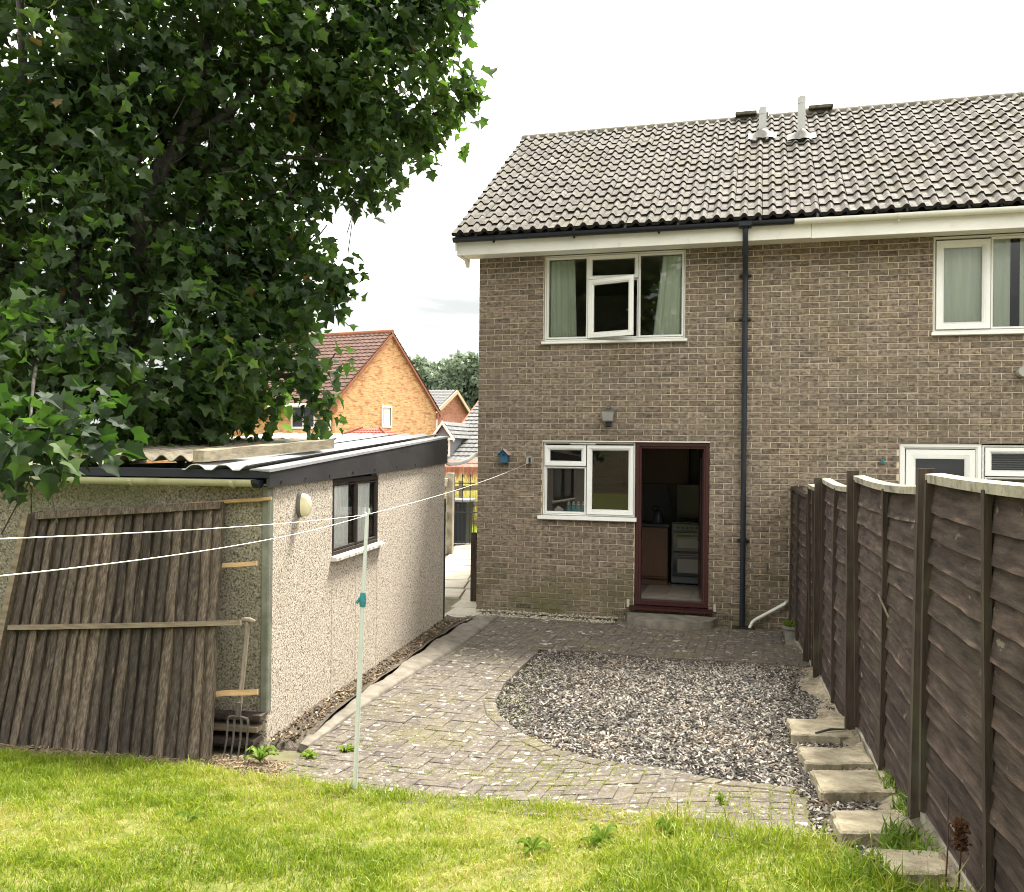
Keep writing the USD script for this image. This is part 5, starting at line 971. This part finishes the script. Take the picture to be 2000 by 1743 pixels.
# small red house
rh = thing('red_house', 'small red brick gable house between the orange house and the wood', 'house', (-19.8, 55, -.5))
a0, a1, apx = np.array([-19.61, 50.4]), np.array([-20.3, 60.6]), np.array([-19.75, 55.5]); rr_ = np.array([-1., -.05])
MB().add([P3(a0, -.6), P3(a1, -.6), P3(a1, 5.35), P3(apx, 6.75), P3(a0, 4.95)], [(0, 1, 2), (0, 2, 4), (2, 3, 4)]).add([P3(a0, -.6), P3(a0, 4.95), P3(a0 + rr_ * 8, 4.95), P3(a0 + rr_ * 8, -.6)], [(0, 1, 2, 3)]).build('wall', 'red_wall', rh)
tiled(P3(a0 - rr_ * .2, 4.85), P3(a0 + rr_ * 8, 4.85), P3(apx - rr_ * .2, 6.85), P3(apx + rr_ * 8, 6.85), 14, 30, 'grey_tile', 'roof', rh)
tiled(P3(a1 - rr_ * .2, 5.2), P3(a1 + rr_ * 8, 5.2), P3(apx - rr_ * .2, 6.85), P3(apx + rr_ * 8, 6.85), 14, 30, 'grey_tile', 'roof', rh)
for p, z_ in ((a0, 4.95), (a1, 5.35)): MB().loft([np.array([q, q - [0, 0, .3], q - [0, 0, .3] + [.1, 0, 0], q + [.1, 0, 0]]) for q in (P3(p - rr_ * .25, z_), P3(apx - rr_ * .25, 6.85))], caps=True).build('barge_board', 'orange_mortar', rh)
# dormered house close to our house's corner
dh = thing('dormer_house', 'house with dark tiled roof and a white-framed dormer next to our house corner', 'house', (-8, 28, -.5))
MB().box((-10.2, 26.5, -.6), (0, 34, 1.5)).build('wall', 'red_wall', dh)
tiled((-10.45, 26.1, 1.42), (.5, 26.1, 1.42), (-10.62, 33.6, 4.75), (.5, 33.6, 4.75), 17, 46, 'grey_tile', 'roof', dh, .02, .05)
MB().loft([np.array([q, q - [0, 0, .2], q - [0, 0, .2] + [.08, 0, 0], q + [.08, 0, 0]]) for q in (np.array([-10.5, 26.05, 1.45]), np.array([-10.67, 33.6, 4.8]))], caps=True).build('barge_board', 'terracotta', dh)
dx0, dx1, dy, dz0, dz1, dap = -10.58, -9.85, 26.9, 1.78, 2.72, 3.34; dm = (dx0 + dx1) / 2
dr = MB().add([(dx0, dy, dz0), (dx1, dy, dz0), (dx1, dy, dz1), (dm, dy, dap), (dx0, dy, dz1), (dx0, 31, dz0), (dx1, 31, dz0), (dx1, 31, dz1), (dm, 31, dap), (dx0, 31, dz1)], [(0, 1, 2, 2), (0, 2, 4, 4), (2, 3, 4, 4), (1, 6, 7, 2), (0, 4, 9, 5)]).build('dormer', 'grey_cladding', dh)
for sg in (-1, 1): tiled((dm + sg * .55, dy - .2, dz1 - .10), (dm + sg * .55, 31, dz1 - .10), (dm, dy - .2, dap + .05), (dm, 31, dap + .05), 4, 14, 'grey_tile', 'dormer_roof', dr, .02, .04)
for sg in (-1, 1): MB().loft([np.array([q, q - [0, 0, .17], q - [0, -.06, .17], q + [0, .06, 0]]) for q in (np.array([dm + sg * .58, dy - .25, dz1 - .08]), np.array([dm, dy - .25, dap + .08]))], caps=True).build('barge_board', 'white_plastic', dr)
for sg in (-1, 1): MB().box((dm + sg * .57, dy - .26, dz1 - .17), (dm + sg * .30, dy - .05, dz1 - .06)).build('box_end', 'white_plastic', dr)
owin(np.array([dm - .33, dy - .01]), np.array([dm + .33, dy - .01]), 1.80, 2.62, dh, 2, np.array([0, -1.])); 
for z_ in (2.08, 2.34): MB().box((dm - .3, dy - .06, z_ - .018), (dm + .3, dy - .02, z_ + .018)).build('glazing_bar', 'white_plastic', dr)
tiled((-11.2, 24.9, 1.0), (.5, 24.9, 1.0), (-11.2, 26.48, 1.66), (.5, 26.48, 1.66), 4, 40, 'pink_tile', 'lean_to_roof', dh, .02, .03)
MB().box((-10.6, 25.1, -.5), (.3, 26.4, 1.0)).build('porch_wall', 'red_wall', dh)
# boundary at the end of the side passage
rf = thing('red_board_fence', 'red-brown board fence beyond the garden gate', 'fence', (-5.5, 16.8, -.1))
for i in range(34): MB().box((-8.4 + i * .15, 16.8, -.1), (-8.262 + i * .15, 16.83 + .01 * (i % 2), 1.52), float(R.uniform(.1, .9)), .004).build('board', 'red_fence', rf)
gt_ = thing('iron_gate', 'black iron bar gate at the end of the side passage', 'gate', (-2.7, 7.5, -.03))
for i, x in enumerate(np.linspace(-2.93, -2.0, 12)):
    tl_ = 1.5 if i % 2 == 0 else .82; MB().tube([(x, 7.5 + .29 * (x + 2.93), -.0), (x, 7.5 + .29 * (x + 2.93), tl_)], .010, 6).build('bar', 'black_iron', gt_)
    MB().tube([(x, 7.5 + .29 * (x + 2.93), tl_), (x, 7.5 + .29 * (x + 2.93), tl_ + .03), (x, 7.5 + .29 * (x + 2.93), tl_ + .08)], [.008, .02, .002], 6).build('finial', 'black_iron', gt_)
for z_ in (.03, .70, 1.36): MB().tube([(-2.95, 7.495, z_), (-1.98, 7.775, z_)], .014, 6).build('cross_rail', 'black_iron', gt_)
cp = thing('concrete_gate_post', 'pale concrete gate post with a block wall behind the garage corner', 'gate post', (-2.67, 6.4, -.07)); MB().box((-2.72, 6.35, -.1), (-2.58, 6.49, 1.62), .6, .01).build('post', 'slab', cp)
bw = thing('block_wall', 'low pale block wall ending at the concrete gate post', 'wall', (-3, 5, -.1))
for k in range(9):
    for i in range(4): MB().box((-2.76, 6.33 - i * .45 - (.22 if k % 2 else 0), -.1 + k * .18), (-2.66, 5.90 - i * .45 - (.22 if k % 2 else 0), .072 + k * .18), float(R.uniform(.3, .9)), .006).build('block', 'slab', bw)
pf = thing('post_and_rail_fence', 'grey post and rail fence on the grass beyond the iron gate', 'fence', (-3, 9.5, -.1))
for z_ in (.28, .72, 1.12): MB().box((-5.2, 9.5, z_), (-1.2, 9.55, z_ + .13), .4, .01, lambda v: v + np.c_[0 * v[:, 0], 0 * v[:, 0], (v[:, 0] + 3) * .06]).build('rail', 'rail_wood', pf)
for x in (-5.0, -3.5, -2.0): MB().box((x, 9.44, -.1), (x + .1, 9.50, 1.35), .4, .01).build('post', 'rail_wood', pf)
bn = thing('dark_bin', 'black wheeled bin behind the side gate', 'bin', (-3.05, 8.0, -.08)); MB().loft([np.array([(-3.3 - k, 8 - k, z_), (-2.82 + k, 8 - k, z_), (-2.82 + k, 8.5, z_), (-3.3 - k, 8.5, z_)]) for z_, k in ((-.05, -.03), (.9, .02))], caps=True).build('body', 'black_plastic', bn); MB().box((-3.36, 7.93, .905), (-2.76, 8.55, .97), .5, .02).build('lid', 'grey_cladding', bn)
n = 9000; x = R.uniform(-7.5, -1, n); y = R.uniform(10.2, 16.4, n); tall = y > 12.5
v, f, t = blades(n, np.c_[x, y, T(x, y) - .05], np.where(tall, R.uniform(.8, 1.6, n), R.uniform(.05, .2, n)), np.where(tall, .03, .03), np.where(tall, R.uniform(.85, 1, n), R.uniform(.2, .7, n)), .35)
put('tall_grass', v, f, 'blade', '/World', False, t, label='dry tall grass and turf beyond the side gate', cat='grass', kind='stuff')
MB().box((-9, 9.9, -.12), (-.5, 16.6, -.062)).build('verge', 'turf', kind='structure')

# ---------------------------------------------------------------- foliage
LF = np.array([(0, 0), (.02, .22), (.12, .44), (.34, .33), (.62, .53), (.68, .25), (1, 0), (.68, -.25), (.62, -.53), (.34, -.33), (.12, -.44), (.02, -.22)]); LC = np.array([.38, 0.])
def leaves(c, d, nrm, size, fold=.38, droop=.42):
    """five-lobed leaves: base c, tip direction d, normal nrm"""
    n = len(c); s = np.cross(nrm, d); s /= np.linalg.norm(s, axis=1)[:, None]; nn_ = np.cross(d, s)
    P = np.vstack([LC, LF]); V = []
    fo = fold * R.uniform(.2, 1.6, n); dr = droop * R.uniform(0, 2, n)
    for px, py in P: V.append(c + d * (px * size)[:, None] + s * (py * size)[:, None] + nn_ * ((abs(py) * fo - px * px * dr) * size)[:, None])
    V = np.stack(V, 1).reshape(-1, 3); k = len(LF); i = np.arange(k)
    F = np.c_[np.zeros(k, int), 1 + i, 1 + (i + 1) % k]
    return V, (np.arange(n)[:, None, None] * (k + 1) + F[None]).reshape(-1, 3), k + 1
def unit(v): return v / np.maximum(np.linalg.norm(v, axis=-1, keepdims=True), 1e-9)
BL = [(-2.60,-4.52,5.63,1.27),(-1.73,-3.76,6.00,1.29),(-0.77,-2.98,6.28,1.03),(0.06,-2.75,6.62,0.60),(-0.06,-2.98,5.78,0.59),(0.40,-2.85,5.65,0.28),(0.69,-2.78,5.86,0.13),(-0.88,-3.21,5.55,0.69),(-0.03,-3.28,5.04,0.28),(-1.44,-3.47,5.14,0.79),(-2.12,-4.38,4.66,1.27),(-2.44,-4.98,3.81,1.10),(-1.84,-3.99,3.89,1.01),(-1.02,-3.35,4.51,0.40),(-0.52,-3.42,4.31,0.23),(-0.28,-3.35,4.52,0.20),(-0.38,-3.58,3.86,0.23),(-1.20,-3.81,3.65,0.66),(-0.47,-3.81,3.62,0.27),(-1.63,-4.76,2.90,1.05),(-1.03,-4.07,2.87,0.63),(-0.46,-4.01,2.77,0.31),(-0.14,-4.03,2.90,0.19),(-0.36,-4.09,2.47,0.26),(-1.66,-5.80,2.60,0.80),(-1.01,-4.58,2.50,0.55),(-1.41,-4.90,2.30,0.45),(-0.57,-4.46,2.37,0.28),(0.06,-7.71,2.11,0.15),(-0.11,-7.24,2.21,0.18),(-0.24,-7.58,2.14,0.17),(-2.74,-4.05,7.90,1.81),(-1.14,-2.78,7.93,1.29),(-4.47,-5.03,4.87,1.61),(-3.29,-5.73,2.62,1.07),(0.37,-2.66,7.22,0.49),(-.95,-3.45,4.75,.5),(-1.15,-3.6,4.2,.5),(-.75,-3.5,4.35,.38),(-.72,-3.3,5.2,.42),(.25,-2.9,5.45,.3),(-.2,-3.2,4.75,.16)]
LIMBS = {'trunk':[(-2.49,-3.95,-.15,0.23),(-2.49,-3.95,1.97,0.20),(-2.45,-3.94,3.00,0.170),(-2.38,-3.93,3.72,0.150),(-2.34,-3.92,4.19,0.140),(-2.26,-3.90,4.55,0.120),(-2.12,-3.86,4.96,0.100),(-1.97,-3.82,5.17,0.085),(-1.80,-3.78,5.54,0.070),(-1.77,-3.67,6.10,0.050),(-1.76,-3.56,6.93,0.035)],
'b1':[(-2.34,-3.92,4.14,0.090),(-2.06,-3.84,4.36,0.060),(-1.72,-3.75,4.43,0.050),(-1.38,-3.55,4.59,0.030),(-1.03,-3.35,4.83,0.015)],
'b2':[(-2.05,-3.84,5.07,0.080),(-1.78,-3.67,5.34,0.065),(-1.49,-3.48,5.70,0.050),(-1.14,-3.18,6.18,0.035),(-0.72,-2.96,6.67,0.020)],
'b3':[(-2.40,-4.04,4.95,0.060),(-2.17,-3.88,5.17,0.050),(-1.94,-3.71,5.42,0.040),(-1.49,-3.48,5.47,0.030),(-0.88,-3.21,5.60,0.020),(-0.20,-2.92,5.73,0.012),(0.58,-2.70,5.82,0.006)],
'b4':[(-2.50,-4.57,-.1,0.14),(-2.50,-4.57,1.97,0.120),(-2.49,-4.58,3.42,0.100),(-2.47,-4.58,4.72,0.080),(-2.58,-4.51,5.87,0.060),(-2.68,-4.44,6.70,0.050)],
'b5':[(-2.45,-3.94,3.00,0.080),(-1.94,-3.91,3.30,0.050),(-1.35,-3.85,3.55,0.030),(-0.81,-3.70,3.91,0.015),(-0.48,-3.51,4.34,0.006)],
'b6':[(-2.40,-3.93,3.41,0.060),(-1.62,-4.03,3.03,0.040),(-0.93,-4.04,2.77,0.025),(-0.37,-3.99,2.86,0.012),(-0.12,-4.02,3.00,0.006)],
'b7':[(-3.03,-4.84,2.5,0.07),(-3.03,-4.84,3.87,0.060),(-2.97,-4.82,4.82,0.050),(-3.02,-4.74,5.82,0.040),(-3.17,-4.68,6.59,0.030)],
'b8':[(-2.47,-4.58,3.90,0.035),(-1.86,-5.65,3.05,0.018),(-0.87,-6.82,2.40,0.010),(-0.06,-7.64,2.15,0.005)],
'b9':[(-1.77,-3.77,4.92,0.050),(-1.38,-3.55,5.11,0.035),(-0.83,-3.30,5.10,0.020),(-0.12,-3.21,5.02,0.008)]}
tree = thing('maple_tree', 'large maple tree with dark five-lobed leaves hanging over the garage', 'tree', (-2.49, -3.95, -.1))
def smooth_path(L, m=6):
    L = np.array(L); q = np.linspace(0, len(L) - 1, (len(L) - 1) * m + 1); from scipy.interpolate import PchipInterpolator
    return PchipInterpolator(np.arange(len(L)), L, axis=0)(q)
for k, L in LIMBS.items():
    q = smooth_path(L); q[1:-1, :3] += R.normal(0, .012, (len(q) - 2, 3)) * np.minimum(q[1:-1, 3:] * 12, 1)
    MB().tube(q[:, :3], q[:, 3] * (1 + .06 * np.sin(np.arange(len(q)) * 2.1)), 12 if k in ('trunk', 'b4') else 8).build('trunk' if k in ('trunk', 'b4') else 'limb', 'bark', tree, smooth=True)
def crown():
    cen, rad, out = [], [], []
    B = np.array(BL)
    for x, y, z_, r in BL:
        n = int(np.clip(245 * r ** 2.0, 9, 700)); d = unit(R.normal(0, 1, (n, 3))); q = r * (R.uniform(0, 1, n) ** .42) * 1.0
        cen.append(np.array([x, y, z_]) + d * q[:, None] * [1, 1, .95]); out.append(d)
    c, o = np.vstack(cen), np.vstack(out)
    # thin it where gaps let the sky through, keep clear of the garage roof
    gap = meshkit.noise(c * 1.7, 31) + .5 * (meshkit.noise(c * 4.2, 12) - .5)
    k = (gap > .33); sv = c - NB; s_ = sv @ U; t_ = sv @ VV
    k &= ~((t_ > -.25) & (t_ < SW + .3) & (s_ > -.2) & (s_ < SLn + .1) & (c[:, 2] < zr_(s_) + .16))
    for L in LIMBS.values():                              # the foliage is sparse round and before the bare inner limbs
        q = smooth_path(L, 5)
        for p in q[(q[:, 3] > .018) & (q[:, 2] > 3.3)]:
            w = unit(CAM - p[:3]); rel = c - p[:3]; al = rel @ w; di = np.linalg.norm(rel - al[:, None] * w, axis=1)
            k &= ~((al > -.1) & (al < 2.6) & (di < .08 + p[3]) & (R.uniform(0, 1, len(c)) < .42))
    c, o = c[k], o[k]; n = len(c); m = 8
    base = np.repeat(c, m, 0) + R.normal(0, .10, (n * m, 3)); oo = np.repeat(o, m, 0)
    small = np.repeat(np.min(np.linalg.norm(c[:, None] - B[None, :, :3], axis=2) / B[None, :, 3], axis=1), m)
    sub = np.repeat(meshkit.noise(c * 2.3, 77), m)
    d = unit(oo * .5 + R.normal(0, .65, (n * m, 3)) + [0.08, -.05, -.42]); nr = unit(R.normal(0, .42, (n * m, 3)) + [.08, -.05, .9]); nr = unit(nr - d * (nr * d).sum(1)[:, None])
    size = R.uniform(.075, .145, n * m)
    new = np.repeat(R.uniform(0, 1, n) < .035, m)
    tone = np.clip(.34 + (sub - .5) * .8 + R.normal(0, .16, n * m) + new * .45 - .25 * np.repeat(c[:, 1] < -6.4, m), 0, .96); tone[R.uniform(0, 1, n * m) < .006] = 1.  # low hanging cluster darkened: canopy shade put into its tone
    v, f, kk = leaves(base, d, nr, size)
    put('crown', v, f, 'leaf', tree, False, np.repeat(tone, kk), kind='stuff')
    mb = MB(); sel = R.choice(n, min(n, 1500), False)
    for i in sel:
        p = c[i]; q = p - o[i] * R.uniform(.25, .5) - [0, 0, R.uniform(0, .12)]
        mb.tube([q, (p + q) / 2 + [0, 0, -.02], p], [.006, .0045, .002], 4, .5, False)
    mb.build('twigs', 'bark', tree, kind='stuff')
    # bunches of winged seeds
    sel = R.choice(n, 130, False); P_ = np.repeat(c[sel], 14, 0) + R.normal(0, .035, (130 * 14, 3)) * [1, 1, 2.2] - [0, 0, .06]; nn = len(P_)
    d = unit(R.normal(0, .35, (nn, 3)) + [0, 0, -1.]); s_ = unit(np.cross(d, R.normal(0, 1, (nn, 3)))); w = .008; h = R.uniform(.03, .045, nn)[:, None]
    V = np.stack([P_, P_ + s_ * w + d * h * .5, P_ + d * h, P_ - s_ * w * .4 + d * h * .5], 1).reshape(-1, 3)
    i = np.arange(nn)[:, None] * 4; put('seeds', V, np.vstack([i + [0, 1, 2], i + [0, 2, 3]]), 'straw', tree, False, np.repeat(R.uniform(0, .7, nn), 4), kind='stuff')
crown()
# far wood and a tree and fence behind the camera, seen mirrored in the panes
def clumps(name, blobs, per, size, mt, parent='/World', **kw):
    V, F, tt_, n0 = [], [], [], 0
    for x, y, z_, r, rz in blobs:
        n = int(per * r * r); d = unit(R.normal(0, 1, (n, 3))); q = R.uniform(.55, 1, n) ** .5; c = np.array([x, y, z_]) + d * q[:, None] * [r, r, rz] * (1 + .25 * (meshkit.noise(d * 3 + x, 3) - .5))[:, None]
        a = unit(R.normal(0, 1, (n, 3))); b = unit(np.cross(a, d + R.normal(0, .5, (n, 3)))); s_ = (size * R.uniform(.6, 1.4, n))[:, None]
        v = np.stack([c - a * s_, c + b * s_ * .6, c + a * s_, c - b * s_ * .6], 1); i = np.arange(n)[:, None] * 4 + n0
        V.append(v.reshape(-1, 3)); F.append(np.vstack([i + [0, 1, 2], i + [0, 2, 3]])); n0 += 4 * n
        tt_.append(np.repeat(np.clip(.42 + d[:, 2] * .12 + R.normal(0, .14, n) + (meshkit.noise(c * .35, 5) - .5) * .7, 0, 1), 4))  # upper leaves of each clump lightened: light from above put into the tone
    return put(name, np.vstack(V), np.vstack(F), mt, parent, False, np.concatenate(tt_), **kw)
R = np.random.default_rng(11)
wood = []
for i in range(34): x = -52 + i * .95 + R.normal(0, .5); h = 13.0 + .8 * math.sin(i * .8) + R.uniform(-.7, .7); wood += [(x, 112 + R.uniform(-6, 8), h - R.uniform(0, 1), R.uniform(1.8, 2.9), 2.6), (x + R.normal(0, .6), 108 + R.uniform(-3, 3), h - R.uniform(2.5, 4), R.uniform(2, 3), 2.6), (x, 106 + R.uniform(-3, 3), h - R.uniform(5.5, 8), 3., 3.2), (x + .5, 118, h - 1.2, 2.6, 2.6)]
clumps('wood', wood, 95, .40, 'hazed_leaf', label='pale green far-off wood beyond the houses', cat='wood', kind='stuff')
bt = thing('garden_tree', 'broad tree behind the camera, mirrored in the upper window panes', 'tree', (-2, -22, .6)); MB().tube([(-2, -22, .5), (-2.1, -22, 3), (-1.8, -22.2, 6)], [.3, .24, .15], 10).build('trunk', 'bark', bt, smooth=True)
clumps('crown', [(-2 + R.uniform(-7, 7), -22.5 + R.uniform(-2, 2), 8 + R.uniform(-4, 7), R.uniform(1.5, 2.4), 2.) for _ in range(60)], 110, .22, 'leaf', bt, kind='stuff')
bf = thing('back_fence', 'grey board fence across the bottom of the garden, mirrored in the kitchen window', 'fence', (0, -20.4, .6))
for k in range(12): MB().box((-9, -20.4, .6 + k * .15), (5.2, -20.375 - .01 * (k % 2), .742 + k * .15), float(R.uniform(.2, .9)), .004).build('board', 'rail_wood', bf)

# ---------------------------------------------------------------- small plants
def rosette(name, lb, cat, x, y, n, r, h, w=.3, tone=.5, parent=None):
    tone = tone * .5 + .42; n = int(n * 1.4)
    p = thing(name, lb, cat, (x, y, float(T(x, y)))); a = R.uniform(0, 6.283, n); r *= .72; L_ = r * R.uniform(.5, 1.1, n); e = R.uniform(.15, .75, n) * h
    m = MB(); q = np.linspace(0, 1, 6)
    for i in range(n):
        dd = np.array([math.cos(a[i]), math.sin(a[i]), 0]); ss = np.array([-dd[1], dd[0], 0]); wd = L_[i] * w * np.array([.25, .6, .9, 1, .7, .02])
        c_ = np.array([x, y, float(T(x, y)) - .008]) + dd * (q * L_[i])[:, None] + np.outer(np.sin(q * 2.4) * e[i], [0, 0, 1.])
        G = np.stack([c_ - ss * wd[:, None] / 2 + [0, 0, .012], c_, c_ + ss * wd[:, None] / 2 + [0, 0, .012]], 1)
        m.grid(G, float(np.clip(tone + R.normal(0, .2), 0, 1)))
    m.build('leaf_rosette', 'weed_leaf', p)
rosette('dock_plant', 'broad green weed at the garage corner beside the fork', 'weed', .62, -6.47, 12, .15, .13, .38, .45)
rosette('dandelion', 'green dandelion weed on the dirt at the near end of the kerb', 'weed', .88, -6.28, 12, .11, .05, .3, .55); rosette('dandelion', 'bright dandelion weed between kerb and clothes prop', 'weed', 1.02, -6.05, 12, .10, .05, .32, .6)
rosette('dandelion', 'small weed growing in the joints of the paving', 'weed', 3.52, -6.95, 9, .07, .07, .3, .8)
rosette('plantain', 'pale plantain rosette in the lawn, left foreground', 'weed', .92, -7.62, 12, .12, .05, .16, .35); rosette('plantain', 'long-leaved plantain in the middle of the lawn foreground', 'weed', 2.72, -7.66, 14, .13, .09, .2, .5)
rosette('plantain', 'plantain rosette near the patio edge of the lawn', 'weed', 3.02, -7.55, 14, .13, .09, .22, .45); rosette('plantain', 'leafy weed at the lawn edge right of the paving', 'weed', 3.30, -7.43, 12, .11, .08, .26, .6)
for i, (x, y, lb) in enumerate(((4.42, -6.5, 'tuft of weeds at the fence foot beside the middle stepping slab'), (4.42, -7.0, 'yellow-green weed tuft at the fence foot'), (4.30, -7.5, 'bright weed tuft between the two nearest slabs'), (4.1, -7.95, 'weed tuft in front of the nearest slab'))):
    p = thing('weed_tuft', lb, 'weed', (x, y, float(T(x, y)))); n = 260; a = R.uniform(0, 6.283, n); r = np.sqrt(R.uniform(0, 1, n)) * .13
    v, f, t = blades(n, np.c_[x + r * np.cos(a) * .8, y + r * np.sin(a) * 1.6, np.full(n, float(T(x, y)) - .02)], R.uniform(.03, .12, n), R.uniform(.006, .016, n), np.clip(R.normal(.55, .25, n), 0, 1), 1.); put('leaf_blades', v, f, 'weed_leaf', p, False, t)
ds = thing('dead_dock_stalk', 'dead brown dock stalk with rusty seed head by the fence foot', 'plant', (4.36, -7.98, .5)); z0 = float(T(4.36, -7.98))
for (bx_, by_), (tx, ty), h_ in (((4.355, -8.0), (4.365, -7.99), .36), ((4.40, -7.99), (4.41, -7.98), .30)): MB().tube([(bx_, by_, z0 - .02), ((bx_ + tx) / 2 + .004, by_, z0 + h_ * .5), (tx, ty, z0 + h_)], [.0035, .003, .0018], 6).build('stem', 'dry_stem', ds)
n = 260; q = R.uniform(0, 1, n); c_ = np.c_[4.408 + R.normal(0, .012, n), -7.982 + R.normal(0, .012, n), z0 + .16 + q * .11]; i4 = np.array([(1, 0, 0), (0, 1, 0), (0, 0, 1), (-.6, -.6, -.4)]) * .007
put('seed_head', (c_[:, None] + i4[None] * R.uniform(.6, 1.5, (n, 1, 1))).reshape(-1, 3), (np.arange(n)[:, None, None] * 4 + np.array([(0, 1, 2), (0, 2, 3), (0, 3, 1), (1, 3, 2)])[None]).reshape(-1, 3), 'dry_stem', ds)
